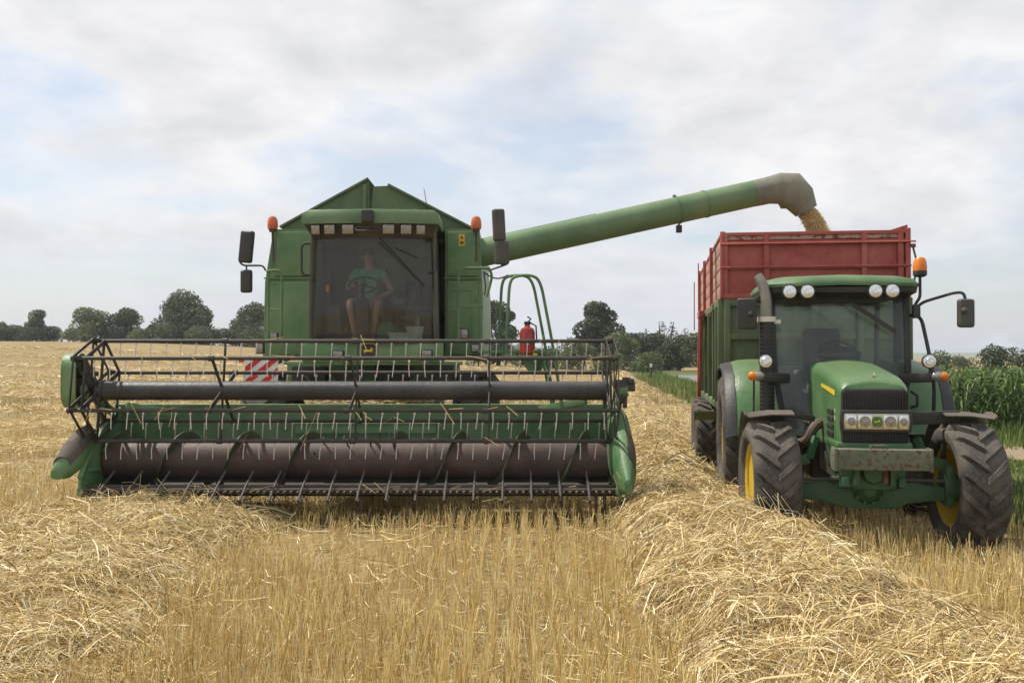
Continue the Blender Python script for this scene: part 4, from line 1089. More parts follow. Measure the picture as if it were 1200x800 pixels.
# --- unloading tube
a = W(556, 298, 15.55); b = W(890, 225, 16.6)
mb = MB(); mb.tube([a + (a - b).normalized() * .3, a, b], .212, 28)
d = (b - a).normalized(); upv = Vector((0, 0, 1)) - d * d.z
for t in (.70, .80): mb.tube([a + (b - a) * t - d * .015, a + (b - a) * t + d * .015], .222, 28)
mb.beam(a + upv * .21 , a + (b - a) * .42 + upv * .215, .02, .02); mb.box(a + (b - a) * .70 + upv * .23, (.05, .05, .04))
mb.tube([(1.2, 3.4, 2.6), (1.2, 3.38, 3.3), (1.3, 3.36, 3.46), a + (a - b).normalized() * .25], .2, 20)
tubeo = mb.build('unloading_tube', M['tube_green'], CB)
sp_ = MB(); path = [W(884, 226, 16.58), W(900, 222.5, 16.6), W(914, 220, 16.6), W(927, 223, 16.6), W(938, 232, 16.6), W(946, 247, 16.6)]
rings = []
for i, p in enumerate(path):
    t = (path[min(i + 1, 5)] - path[max(i - 1, 0)]).normalized(); u = Vector((0, 1, 0)); v = t.cross(u).normalized()
    r1 = (.225, .232, .235, .232, .22, .195)[i]; r2 = (.22, .225, .26, .33, .27, .19)[i]
    rings.append([p + u * (r1 * math.cos(k * math.pi / 12)) + v * ((r2 if math.sin(k * math.pi / 12) < 0 else r2 * .95) * math.sin(k * math.pi / 12)) for k in range(24)])
sp_.loft(rings, False); sp_.build('spout', M['rubber_grey'], tubeo, 62, solid=.012)
q = W(796, 268, 16.3); mb = MB(); mb.box(q, (.09, .09, .12), None, .015); mb.tube([q + Vector((0, 0, .05)), q + Vector((0, 0, .16))], .015, 6); hl = mb.build('spout_light', M['black'], tubeo)

# --- wheels
def drive_wheel(parent, c, Rr, w_, rim, side, lugs, name='wheel'):
    h = hub(name, parent, c)
    mb = MB(); tyre_mesh(mb, c, Rr, w_, rim, lugs); mb.build('tyre', M['tyre'], h, 40)
    mb = MB(); rim_mesh(mb, c, rim, w_, side); mb.build('rim', M['yellow'], h, 40)
    return h
drive_wheel(CB, (-1.66, 3.3, .85), .85, .68, .42, -1, 18); drive_wheel(CB, (1.42, 3.3, .85), .85, .66, .42, 1, 18)
drive_wheel(CB, (-1.2, 7.6, .55), .55, .4, .28, -1, 16); drive_wheel(CB, (1.0, 7.6, .55), .55, .4, .28, 1, 16)

# --- loose things on the machine
def kern(n, f): return f(n)
q = W(486, 401, 14.55)
t = thing('tub', 'round pale plastic tub standing on the harvester cab floor', 'tub', (q.x + RX0, q.y + RY0, 2.16))
mb = MB(); mb.lathe([(.0, .0), (.105, 0), (.125, .19), (.118, .19), (.10, .01), (0, .01)], (0, 0, 0), 'z', 20, cap=False); mb.build('bowl', M['tub'], t)
mb = MB(); mb.lathe([(.0, .22), (.128, .22), (.135, .21), (.135, .185), (.126, .185)], (0, 0, 0), 'z', 20, cap=False); mb.build('lid', M['tub'], t)
t = thing('lunch_box', 'low pale plastic box beside the round tub in the cab', 'box', (W(468, 400, 14.55).x + RX0 - .0, 14.55, 2.16))
mb = MB(); mb.prism([(-.12, 0), (.12, 0), (.145, .10), (-.145, .10)], 'y', -.09, .09, .01); mb.build('tray', M['tub'], t)
mb = MB(); mb.box((0, 0, .115), (.31, .2, .03), None, .01); mb.build('lid', M['tub'], t)
t = tag(MB().lathe([(0, 0), (.035, 0), (.038, .02), (.036, .09), (.018, .12), (.016, .15), (0, .15)], W(489, 401, 14.55) + Vector((RX0, RY0, .22)), 'z', 14).build('bottle', M['bottle']), 'small blue bottle standing on the round pale tub', 'bottle')
t = tag(MB().ball((-1.95 + .17, 14.62, 2.30), (.15, .12, .15), 12).ball((-1.95 + .30, 14.60, 2.25), (.12, .1, .1), 12).build('bag', M['bag']), 'crumpled dark green bag beside the driver\'s feet in the cab', 'bag')
mb_ = MB()
q = W(618, 398, 14.3)
t = thing('fire_extinguisher', 'red fire extinguisher hanging by the harvester ladder', 'fire extinguisher', (q.x + RX0, q.y + RY0, 1.98))
mb = MB(); mb.lathe([(0, 0), (.085, 0), (.105, .03), (.108, .30), (.09, .36), (.04, .39), (.03, .42), (0, .42)], (0, 0, 0), 'z', 20); mb.build('cylinder_body', M['ext_red'], t)
mb = MB(); mb.box((0, 0, .44), (.09, .05, .05), None, .01); mb.tube([(.0, 0, .45), (.05, -.02, .50), (.0, -.03, .53)], .012, 6); mb.tube([(.03, -.03, .45), (.12, -.05, .4), (.13, -.06, .2)], .012, 6); mb.build('valve', M['black'], t)
mb = MB(); mb.box((q.x, q.y, 1.96), (.26, .26, .03), None, .005); mb.box((q.x, q.y + .125, 2.13), (.22, .02, .34), None, .005); mb.prism([(q.x - .15, 2.03), (q.x + .2, 2.03), (q.x + .12, 1.74), (q.x + .02, 1.74)], 'y', q.y + .02, q.y + .05)
mb.build('extinguisher_bracket', M['header_green'], CB)
q2 = W(627, 418, 14.2); mb = MB(); mb.box((q2.x, q2.y, q2.z), (.06, .008, .10)); mb.build('warning_sticker', M['badge_yellow'], CB)
# chaff lying on the feeder house, grain and straw caught on the reel
n = 2600
x = RNG.uniform(-.75, .85, n); y = RNG.uniform(.9, 1.9, n); z = 1.20 + (y - .86) * .18 + .015 + np.abs(RNG.normal(0, .05, n)) * (1 - ((x - .05) / .82) ** 2).clip(.1, 1)
a = RNG.uniform(0, 6.28, n); L = RNG.uniform(.05, .22, n)
pts = np.stack([np.stack([x - np.cos(a) * L / 2 + RX0, y - np.sin(a) * L / 2 + RY0, z], -1), np.stack([x + np.cos(a) * L / 2 + RX0, y + np.sin(a) * L / 2 + RY0, z + RNG.normal(0, .02, n)], -1)], 1)
wd_ = unit(np.stack([-np.sin(a), np.cos(a), RNG.normal(0, .6, n)], -1))
ribbon_mesh('chaff', pts, np.full(n, .012), wd_, tints(n, [(.40, .29, .14), (.32, .22, .10), (.5, .38, .2)], [2, 2, 1]), M['straw'], 'layer of brown chaff lying on the feeder house', 'chaff')
sw = []
for (p0, p1, p2) in (((373, 479), (364, 500), (352, 527)), ((413, 478), (420, 486), (424, 492)), ((424, 480), (430, 488), (436, 492)), ((447, 497), (462, 488), (474, 494)), ((202, 477), (201, 490), (198, 500)), ((694, 416), (692, 424), (696, 432)), ((722, 552), (728, 562), (731, 575)), ((718, 556), (722, 566), (724, 578)), ((318, 427), (326, 428), (333, 426)), ((160, 562), (152, 572), (146, 582))):
    sw.append([W(px, py, 11.62) + Vector((RX0, RY0, 0)) for px, py in (p0, p1, p2)])
for i in range(46):
    k = random.choice([0, 5, 4, 1, 9, 9]); x = random.uniform(XL, XR); L = random.uniform(.08, .3)
    by, bz = BAR[k] if k < 9 else (-.36, .44)
    a = random.uniform(-1.2, .3); d = Vector((math.cos(a) * random.choice((-1, 1)), -.2, math.sin(a)))
    p = Vector((x + RX0, by - .03 + RY0, bz + .02)); sw.append([p - d * L * .3, p, p + d * L * .7 + Vector((0, 0, -.05 * L))])
sw = np.array([[tuple(v) for v in r_] for r_ in sw]); n = len(sw)
ribbon_mesh('straw_wisps', sw, np.full(n, .010), np.tile(np.array([[.7, .0, .7]]), (n, 1)), tints(n, [(.66, .5, .22)], [1]), M['straw'], 'single straws caught on the reel bars and auger', 'straw')

# ------------------------------------------------------------------ the driver
def skin_body(name, V, E, Rd, mat, parent, sub=1, extra=None):
    me = bpy.data.meshes.new(name); me.from_pydata([tuple(v) for v in V], E, [])
    o = bpy.data.objects.new(name, me); COL.objects.link(o)
    o.modifiers.new('skin', 'SKIN'); 
    lay = me.skin_vertices[0].data
    for i, r_ in enumerate(Rd): lay[i].radius = (r_, r_) if not isinstance(r_, tuple) else r_
    lay[0].use_root = True
    sb = o.modifiers.new('sub', 'SUBSURF'); sb.levels = sub; sb.render_levels = sub
    dg = bpy.context.evaluated_depsgraph_get(); dg.update()
    em = bpy.data.meshes.new_from_object(o.evaluated_get(dg))
    vs = [v.co[:] for v in em.vertices]; fs = [tuple(p_.vertices) for p_ in em.polygons]
    bpy.data.objects.remove(o); bpy.data.meshes.remove(me); bpy.data.meshes.remove(em)
    mb = MB(); mb.add(vs, fs)
    if extra: extra(mb)
    return mb.build(name, mat, parent, 180)
DP = thing('person', 'driver in a green t-shirt and khaki shorts sitting behind the harvester windscreen', 'person', (RX0 - .20, RY0 + 3.02, 2.70))
# frame: x right in the picture, y away, z up; hip at the origin
SHL = (-.19, .16, .50); SHR = (.19, .16, .50)
def limb_hand(V, E, Rd, parent_i, wrist, dirv, side, palm_n):
    d = Vector(dirv).normalized(); pn = Vector(palm_n).normalized(); sd = d.cross(pn).normalized() * side
    w_ = Vector(wrist); i0 = len(V); V.append(w_ + d * .05); Rd.append((.034, .018)); E.append((parent_i, i0))
    for k, (off, L) in enumerate(((-.028, .062), (-.009, .072), (.010, .068), (.028, .054))):
        b = w_ + d * .085 + sd * off
        j = len(V); V.extend([b, b + d * L * .5 + pn * .012, b + d * L * .72 + pn * .045]); Rd.extend([.0095, .0085, .0075]); E.extend([(i0, j), (j, j + 1), (j + 1, j + 2)])
    j = len(V); V.extend([w_ + d * .03 - sd * .035 + pn * .008, w_ + d * .065 - sd * .052 + pn * .03]); Rd.extend([.0115, .009]); E.extend([(i0, j), (j, j + 1)])
V = [(0, .04, .0), (0, .08, .18), (0, .12, .36), (0, .135, .50), (0, .115, .60), (0, .095, .67), (0, .075, .755), (0, .085, .83)]
Rd = [(.15, .11), (.135, .10), (.15, .10), (.11, .08), (.055, .055), (.066, .075), (.078, .096), (.062, .08)]
E = [(i, i + 1) for i in range(7)]
def add(p, r_, par): V.append(p); Rd.append(r_); E.append((par, len(V) - 1)); return len(V) - 1
# left-in-picture arm reaches the wheel, the other rests on the thigh
a1 = add(SHL, .07, 3); a2 = add((-.27, .02, .33), .052, a1); a3 = add((-.285, -.04, .26), .046, a2); a4 = add((-.19, -.27, .27), .030, a3); limb_hand(V, E, Rd, a4, V[a4], (.35, -.9, .15), 1, (.2, -.3, -1))
b1 = add(SHR, .07, 3); b2 = add((.31, .09, .33), .052, b1); b3 = add((.345, .06, .22), .046, b2); b4 = add((.22, -.16, .14), .032, b3); limb_hand(V, E, Rd, b4, V[b4], (-.6, -.8, -.25), -1, (-.3, -.2, -1))
for s in (-1, 1):
    h1 = add((.10 * s, -.02, .0), .095, 0); k1 = add((.19 * s, -.40, .06), .062, h1); k2 = add((.195 * s, -.44, -.0), .055, k1); c1 = add((.165 * s, -.41, -.2), .052, k2); an = add((.13 * s, -.36, -.44), .034, c1); ft = add((.14 * s, -.50, -.50), .032, an)
def face(mb):
    mb.ball((0, -.012, .735), (.013, .020, .020), 8)                # nose
    for s in (-1, 1):
        mb.ball((s * .082, .085, .745), (.012, .024, .034), 8); mb.ball((s * .030, -.004, .765), (.012, .010, .008), 8)
    mb.ball((0, .0, .695), (.026, .010, .007), 8)
skin_body('body', V, E, Rd, M['skin'], DP, 2, face)
skin_body('shirt', [(0, .045, .02), (0, .08, .18), (0, .12, .36), (0, .135, .49), (0, .125, .56), SHL, (-.25, .06, .385), SHR, (.285, .11, .385)], [(0, 1), (1, 2), (2, 3), (3, 4), (3, 5), (5, 6), (3, 7), (7, 8)],
          [(.168, .13), (.155, .12), (.172, .122), (.13, .10), (.066, .066), .086, .074, .086, .074], M['shirt'], DP, 2)
skin_body('shorts', [(0, .05, .02), (-.10, -.02, .0), (-.165, -.30, .045), (.10, -.02, .0), (.165, -.30, .045)], [(0, 1), (1, 2), (0, 3), (3, 4)], [(.165, .125), .112, .088, .112, .088], M['shorts'], DP, 2)
mb = MB()
for s in (-1, 1): mb.box((.14 * s, -.46, -.515), (.10, .27, .07), None, .03)
mb.build('shoes', M['shoe'], DP)
mb = MB(); mb.ball((0, .10, .80), (.090, .105, .085), 14); mb.build('hair', M['hair'], DP)
mb = MB()
for s in (-1, 1): mb.ball((s * .031, -.008, .765), (.015, .008, .008), 8); mb.box((s * .032, -.008, .787), (.036, .012, .009), None, .003)
mb.build('eyes', M['hair'], DP)
mb = MB(); mb.ball((0, -.004, .693), (.026, .010, .006), 8); mb.build('mouth', plain('lips', (.30, .11, .09), .5), DP)
# ------------------------------------------------------------------ the tractor (x right in the picture, y away from the viewer, z up; origin under the front axle)
YAW = R(-8)
TX, TY = 3.66, 10.6
TR = thing('tractor', 'green farm tractor with yellow wheels hitched to the red and green trailer', 'tractor', (TX, TY, 0), YAW)
FR, FW_ = .65, .46
for s in (-1, 1): drive_wheel(TR, (s * .98, 0, FR - .01), FR, FW_, .41, s, 17).rotation_euler = (0, 0, R(4))
for s in (-1, 1): drive_wheel(TR, (s * 1.05, 2.62, .87), .88, .54, .50, s, 19)
# axle
mb = MB()
mb.prism([(-.80, .50), (-.80, .62), (-.40, .66), (-.22, .76), (.22, .76), (.40, .66), (.80, .62), (.80, .50), (.42, .46), (.24, .40), (-.24, .40), (-.42, .46)], 'y', -.10, .12, .025)
mb.lathe([(.06, -.20), (.12, -.16), (.17, -.08), (.18, .1)], (.0, 0, .60), 'y', 20)
for k in range(10):
    a = 2 * math.pi * k / 10; mb.box((.145 * math.cos(a), -.13, .60 + .145 * math.sin(a)), (.03, .04, .03), None, .006)
for s in (-1, 1):
    mb.lathe([(.16, -.06), (.17, 0), (.14, .1)] , (s * .80, 0, .62), 'x', 20)
    mb.box((s * .80, -.02, .64), (.10, .24, .42), None, .04)
    mb.beam((s * .80, -.02, .83), (s * .58, -.05, .90), .05, .10, .01)
    mb.beam((s * .58, -.05, .90), (s * .50, .0, 1.12), .05, .08, .01)
axle = mb.build('front_axle', M['axle_green'], TR)
mb = MB(); mb.tube([(-.72, -.17, .70), (.72, -.17, .70)], .018, 8); mb.tube([(-.40, -.17, .70), (.15, -.17, .70)], .036, 12); mb.build('steering_ram', M['dark'], axle)
# chassis and engine
mb = MB(); mb.box((0, .80, .86), (.50, 1.9, .44), None, .03); mb.box((0, 2.3, .80), (.62, 1.4, .62), None, .05); mb.box((0, 2.62, .87), (2.0, .26, .26), None, .04)
for k in range(8): mb.box((random.uniform(-.42, .42), random.uniform(-.1, .9), random.uniform(.72, 1.1)), (random.uniform(.08, .2), .2, random.uniform(.08, .22)), None, .02)
for k in range(7): mb.tube(fillet([(-.45 + .15 * k, -.28, 1.0), (-.42 + .14 * k, -.34, .82), (-.2 + .07 * k, -.18, .74)], .1), .014, 6)
mb.build('chassis', M['dark'], TR)
mb = MB(); mb.prism([(-.30, .66), (-.36, 1.06), (.36, 1.06), (.30, .66), (.16, .62), (-.16, .62)], 'y', -.34, .35, .03)
mb.box((0, -.36, .98), (.52, .06, .10), None, .015); mb.lathe([(.10, -.42), (.12, -.36), (.13, -.33)], (0, 0, .80), 'y', 18)
for s in (-1, 1): mb.beam((s * .27, -.40, .70), (s * .27, .1, .62), .07, .10, .015); mb.box((s * .17, -.37, .86), (.05, .14, .38), None, .012)
mb.tube([(.16, -.36, .94), (.12, -.36, .82), (.2, -.30, .62)], .025, 8)
mb.build('front_support', M['axle_green'], TR)
mb = MB(); mb.tube([(.10, -.43, .90), (.10, -.42, .70)], .03, 8); mb.build('hitch_pin', M['rusty_red'], TR)
# front weight
mb = MB(); mb.box((.02, -.62, .955), (.88, .20, .20), None, .012); mb.tube(fillet([(-.09, -.66, 1.05), (-.09, -.66, 1.09), (.07, -.66, 1.09), (.07, -.66, 1.05)], .02), .01, 6); mb.box((-.425, -.62, .955), (.03, .23, .22), None, .006); mb.box((.465, -.62, .955), (.03, .23, .22), None, .006)
mb.build('front_weight', M['rusty_green'], TR)
# hood
def hood_ring(y, w_, zt, zb, rad=.14):
    n = 6; pts = [(-w_, y, zb)]
    pts += [(-w_ + rad * (1 - math.cos(a)) , y, zt - rad * .8 + rad * .8 * math.sin(a)) for a in [math.pi / 2 * k / n for k in range(n + 1)]]
    pts += [(x, y, zt + .025 * (1 - (x / (w_ - rad)) ** 2)) for x in np.linspace(-(w_ - rad), w_ - rad, 7)[1:-1]]
    pts += [(w_ - rad * (1 - math.cos(a)), y, zt - rad * .8 + rad * .8 * math.sin(a)) for a in [math.pi / 2 * k / n for k in range(n, -1, -1)]]
    pts += [(w_, y, zb)]
    return pts
hood = MB()
hood.loft([hood_ring(-.40, .318, 1.662, 1.10, .10), hood_ring(-.385, .332, 1.685, 1.08), hood_ring(-.30, .342, 1.725, 1.08), hood_ring(-.1, .348, 1.77, 1.08), hood_ring(.4, .358, 1.82, 1.08), hood_ring(1.30, .38, 1.895, 1.08)])
hood.prism([(-.35, 1.005), (.35, 1.005), (.365, 1.05), (.36, 1.10), (-.36, 1.10), (-.365, 1.05)], 'y', -.43, 1.2, .02)       # green lip under the grille
hoodo = hood.build('hood', M['tractor_green'], TR, 45)
mb = MB(); mb.prism([(-.315, 1.10), (.315, 1.10), (.328, 1.25), (.318, 1.57), (.285, 1.635), (-.285, 1.635), (-.318, 1.57), (-.328, 1.25)], 'y', -.445, -.39, .018)
for k in range(26):
    x = -.31 + .62 * k / 25; mb.box((x, -.452, 1.365), (.008, .022, .50))
mb.build('grille', M['black'], hoodo)
mb = MB(); mb.prism([(-.335, 1.205), (.335, 1.205), (.345, 1.30), (.335, 1.425), (-.335, 1.425), (-.345, 1.30)], 'y', -.515, -.44, .02); hb = mb.build('headlight_bezel', M['black'], hoodo)
mb = MB(); mb.prism([(-.305, 1.235), (.305, 1.235), (.312, 1.31), (.305, 1.39), (-.305, 1.39), (-.312, 1.31)], 'y', -.522, -.512, .006); mb.build('reflector_panel', plain('gold_reflector', (.50, .46, .34), .22, .6, .15), hb)
for x, w_ in ((-.245, .10), (-.115, .135), (.125, .135), (.25, .09)):
    mb = MB(); mb.box((x, -.535, 1.313), (w_, .03, .135), None, .03); l_ = mb.build('headlight', M['chrome'], hoodo)
    mb = MB(); mb.ball((x, -.548, 1.313), (w_ * .30, .014, .045), 10); mb.lathe([(w_ * .42, 0), (w_ * .42, .006), (w_ * .36, .008)], (x, -.556, 1.313), 'y', 16); mb.build('bulb_reflector', M['lamp'], l_)
mb = MB(); mb.prism([(x * .34 + .005, 1.312 + z * .42) for x, z in [(a * 1.25, b * 1.25) for a, b in rr_]], 'y', -.532, -.522); eb = mb.build('emblem', plain('emblem_green', (.06, .16, .04), .4), hoodo)
mb = MB(); mb.prism(stag(.032, .005, 1.312), 'y', -.537, -.533); mb.build('stag', M['badge_yellow'], eb)
# bright chrome peak, yellow side stripe, side vents
mb = MB(); mb.prism([(-.02, .0), (.02, .0), (0, .05)], 'y', -.24, -.19); 
mb = MB(); mb.prism([(.005, 1.755), (.04, 1.755), (.022, 1.80)], 'y', -.30, -.27, .004); mb.build('peak_ornament', M['chrome'], hoodo)
for s in (-1, 1):
    x = lambda y: s * (.342 + (y + .3) * .024 + .006)
    mb = MB(); mb.add([(x(-.24), -.24, 1.555), (x(-.24), -.24, 1.61), (x(.5), .5, 1.665), (x(.5), .5, 1.63)], [(0, 1, 2, 3)]); mb.build('side_stripe', M['badge_yellow'], hoodo, solid=.003)
    mb = MB()
    for i, (y, z) in enumerate(((-.24, 1.40), (-.24, 1.33))): mb.box((x(y), y, z), (.006, .03, .04))
    mb.build('side_marking', plain('pale_decal', (.6, .62, .45), .5), hoodo)
    mb = MB()
    for k in range(4): mb.box((x(0), .02 + .0 * k, 1.16 + k * .075), (.012, .34, .05), None, .004)
    mb.build('side_vent', M['black'], hoodo)
# air hose
mb = MB(); mb.tube(fillet([(-.36, .5, 1.24), (-.46, .42, 1.20), (-.52, .42, 1.05), (-.60, .5, 1.0), (-.66, .7, 1.0)], .1), .055, 10); mb.build('air_hose', plain('dusty_hose', (.10, .065, .045), .7), TR)
# --- cab
CBY = 1.42
cab = MB()
def post(mb, pts, w_=.07, d=.09):
    for a, b in zip(pts[:-1], pts[1:]): mb.beam(a, b, w_, d, .015)
for s in (-1, 1):
    post(cab, [(s * .62, 1.40, 1.0), (s * .755, 1.45, 1.75), (s * .775, 1.62, 2.66)])
    post(cab, [(s * .80, 2.25, 1.1), (s * .81, 2.30, 2.66)], .05, .06)
    post(cab, [(s * .72, 3.05, 1.5), (s * .74, 3.0, 2.66)], .06, .08)
cab.box((0, 2.25, 1.05), (1.45, 1.6, .10), None, .02, m=1)
cab.box((0, 3.0, 1.45), (1.4, .06, .75), None, .02, m=1)
cab.beam((-.75, 1.66, 2.66), (.75, 1.66, 2.66), .06, .08); cab.beam((-.74, 3.0, 2.66), (.74, 3.0, 2.66), .06, .08)
cabo2 = cab.build('cab', [M['black'], plain('pale_cab_trim', (.30, .29, .26), .7)], TR)
rf = MB(); rings = []
for (w_, y0, y1, z) in ((.80, 1.42, 3.15, 2.66), (.865, 1.34, 3.25, 2.70), (.875, 1.33, 3.26, 2.76)):
    rings.append([(x, y, z) for x, y in [(-w_ * .90, y0), (-w_ * .5, y0 - .05), (0, y0 - .07), (w_ * .5, y0 - .05), (w_ * .90, y0), (w_, y0 + .14), (w_, y1 - .14), (w_ * .88, y1), (-w_ * .88, y1), (-w_, y1 - .14), (-w_, y0 + .14)]])
rf.loft(rings); und = rf.build('roof_underside', M['black'], cabo2)
rf = MB(); rings = []
for (w_, y0, y1, z) in ((.88, 1.325, 3.265, 2.763), (.885, 1.32, 3.27, 2.80), (.84, 1.37, 3.2, 2.86), (.70, 1.52, 3.05, 2.895), (.3, 1.9, 2.7, 2.905)):
    rings.append([(x, y, z + .02 * (1 - abs(x) / .9)) for x, y in [(-w_ * .90, y0), (-w_ * .5, y0 - .05), (0, y0 - .07), (w_ * .5, y0 - .05), (w_ * .90, y0), (w_, y0 + .14), (w_, y1 - .14), (w_ * .88, y1), (-w_ * .88, y1), (-w_, y1 - .14), (-w_, y0 + .14)]])
rf.loft(rings); rf.build('cab_roof', M['roof_green'], cabo2, 50)
# windows
rows = []
for z, xw, y in ((1.02, .60, 1.375), (1.4, .685, 1.395), (1.75, .73, 1.42), (2.2, .745, 1.50), (2.66, .75, 1.60)):
    rows.append([(xw * u, y - .06 * (1 - u * u), z) for u in np.linspace(-1, 1, 11)])
mb = MB(); mb.sheet(rows); mb.build('windscreen', M['tractor_glass'], cabo2)
for s in (-1, 1):
    mb = MB(); mb.add([(s * .64, 1.43, 1.05), (s * .79, 2.24, 1.10), (s * .80, 2.28, 2.64), (s * .775, 1.64, 2.64), (s * .757, 1.48, 1.75)], [(0, 1, 2, 3, 4)]); dd = mb.build('door', M['tractor_glass'], cabo2)
    mb = MB(); mb.box((s * .80, 2.15, 1.45), (.04, .14, .04), None, .01); mb.build('handle', M['black'], dd)
    mb = MB(); mb.add([(s * .80, 2.32, 1.5), (s * .725, 3.0, 1.85), (s * .745, 2.98, 2.64), (s * .81, 2.34, 2.64)], [(0, 1, 2, 3)]); mb.build('rear_side_window', M['tractor_glass'], cabo2)
mb = MB(); mb.add([(-.70, 3.02, 1.85), (.70, 3.02, 1.85), (.72, 3.0, 2.62), (-.72, 3.0, 2.62)], [(0, 1, 2, 3)]); mb.build('rear_window', M['tractor_glass'], cabo2)
# interior
mb = MB(); mb.prism([(1.50, 1.05), (1.72, 1.05), (1.74, 1.85), (1.58, 1.98), (1.46, 1.9)], 'x', -.24, .24, .04); mb.ball((0, 1.62, 1.98), (.28, .16, .10), 14); mb.build('dashboard', M['black'], cabo2)
mb = MB(); cc = Vector((.04, 1.86, 2.02)); mb.tube(wheel_pts(cc, .205, R(35)), .015, 8, closed=True)
for t in (R(90), R(210), R(330)): mb.tube([cc, cc + Vector((.2 * math.cos(t), .2 * math.sin(t) * math.cos(R(35)), .2 * math.sin(t) * math.sin(R(35))))], .012, 6)
mb.tube([cc, cc + Vector((0, -.16, -.2))], .03, 8); mb.build('steering_wheel', M['black'], cabo2)
mb = MB(); mb.box((0, 2.55, 1.55), (.52, .52, .16), None, .06); mb.box((0, 2.83, 1.95), (.48, .14, .75), (R(-8), 0, 0), .06); mb.box((0, 2.55, 1.28), (.36, .38, .36), None, .03); mb.box((-.33, 2.6, 1.75), (.08, .4, .06), None, .02); mb.box((.36, 2.5, 1.65), (.16, .6, .14), None, .03); mb.build('driver_seat', M['seat'], cabo2)
# roof lights, wiper
for x in (-.60, -.40, .36, .55):
    y = 1.305 + .10 * max(0, abs(x) - .45)
    mb = MB(); mb.lathe([(.055, .08), (.085, .05), (.09, -.01), (.08, -.015)], (x, y - .03, 2.71), 'y', 18); l_ = mb.build('work_light', M['black'], cabo2)
    mb = MB(); mb.lathe([(.078, -.012), (.072, -.026), (.03, -.03), (.0, -.031)], (x, y - .03, 2.71), 'y', 18, cap=False); mb.lathe([(.03, -.034), (.03, -.03)], (x, y - .03, 2.71), 'y', 12); mb.build('lens', M['chrome'], l_)
mb = MB(); mb.tube([(.02, 1.34, 2.68), (.10, 1.38, 2.60), (.58, 1.40, 2.28)], [.02, .014, .008], 6); mb.beam((.12, 1.375, 2.56), (.62, 1.40, 2.235), .012, .05); mb.build('wiper', M['black'], cabo2)
# exhaust
EX = (-.86, 1.32)
mb = MB(); mb.tube([(EX[0], EX[1], 1.15), (EX[0], EX[1], 2.42)], .085, 18)
for k in range(24):
    z = 1.25 + k * .047
    for a in range(-4, 5):
        t = R(-90 + a * 16); mb.box((EX[0] + .086 * math.cos(t), EX[1] + .086 * math.sin(t), z), (.014, .014, .022), (0, 0, t), m=1)
ex = mb.build('exhaust', [M['dark'], M['black']], TR)
mb = MB(); pp = fillet([(EX[0], EX[1], 2.38), (EX[0], EX[1], 2.66), (EX[0] - .05, EX[1] + .02, 2.82), (EX[0] - .10, EX[1] + .05, 2.90)], .15); mb.tube(pp, .062, 16, cap=False); mb.tube(pp, .055, 16, cap=False); mb.build('exhaust_pipe', M['exhaust'], ex)
mb = MB(); mb.lathe([(.056, 0), (.0, .0)], Vector(pp[-2]) , 'z', 12) if 0 else None; mb.tube([(EX[0], EX[1], 2.36), (EX[0], EX[1], 2.42)], .11, 16); mb.box((EX[0] + .09, EX[1] - .0, 2.36), (.14, .06, .05), None, .01); mb.build('clamp', M['steel'], ex)
# light brackets at the cab corners
for s, xo in ((-1, 0), (1, 0)):
    mb = MB(); x0 = s * .62; x1 = s * .97
    mb.beam((x0, 1.30, 1.70), (x1, 1.10, 1.72), .09, .11, .02); mb.box((s * .93, 1.11, 1.79), (.05, .05, .14), None, .01); br = mb.build('light_bracket', M['black'], TR)
    mb = MB(); mb.lathe([(.05, .06), (.078, .04), (.082, -.01)], (s * .90, 1.07, 1.90), 'y', 18); hl = mb.build('lamp', M['black'], br)
    mb = MB(); mb.lathe([(.075, -.012), (.07, -.022), (.0, -.026)], (s * .90, 1.07, 1.90), 'y', 18, cap=False); mb.lathe([(.04, -.03), (.045, -.024)], (s * .90, 1.07, 1.90), 'y', 14); mb.build('lens', M['chrome'], br)
    mb = MB(); mb.ball((s * .985, 1.05, 1.73), (.075, .05, .058), 12); mb.build('side_light', M['lamp'], br)
    mb = MB(); mb.ball((s * 1.045, 1.05, 1.73), (.062, .052, .056), 12); mb.build('turn_signal', M['amber'], br)
# curved rail on the right, thin rod on the left
mb = MB(); mb.tube(fillet([(.82, 1.60, 2.44), (.92, 1.50, 2.42), (.98, 1.40, 2.0), (1.0, 1.25, 1.62), (1.0, 1.3, 1.2)], .1), .022, 8); mb.tube([(.80, 1.5, 1.55), (.86, 1.45, 1.5), (.86, 1.45, 1.38), (.80, 1.5, 1.36)], .018, 8); mb.build('grab_rail', M['black'], TR)
mb = MB(); mb.tube([(-1.02, 1.2, 1.7), (-1.02, 1.25, 1.2)], .013, 6); mb.build('grab_rail', M['black'], TR)
# mirrors
mb = MB(); mb.tube(fillet([(-.80, 1.5, 2.58), (-1.0, 1.35, 2.62), (-1.10, 1.28, 2.60), (-1.10, 1.28, 2.40)], .05), .016, 8); ma = mb.build('mirror_arm', M['black'], TR)
mb = MB(); mb.box((-1.09, 1.27, 2.455), (.23, .08, .37), (0, 0, R(-10)), .04, seg=3); mb.ball((-1.05, 1.21, 2.45), (.035, .03, .035), 8); mb.build('mirror', M['black'], ma)
mb = MB(); mb.tube(fillet([(.84, 1.5, 2.50), (.92, 1.42, 2.585), (1.26, 1.38, 2.69), (1.36, 1.36, 2.69), (1.38, 1.34, 2.5)], .06), .018, 8); mb.box((.86, 1.48, 2.48), (.08, .1, .16), None, .015); ma = mb.build('mirror_arm', M['black'], TR)
mb = MB(); mb.box((1.37, 1.34, 2.45), (.19, .09, .33), (0, 0, R(12)), .045, seg=3); mb.ball((1.34, 1.27, 2.48), (.04, .03, .04), 8); mb.build('mirror', M['mirror_grey'], ma)
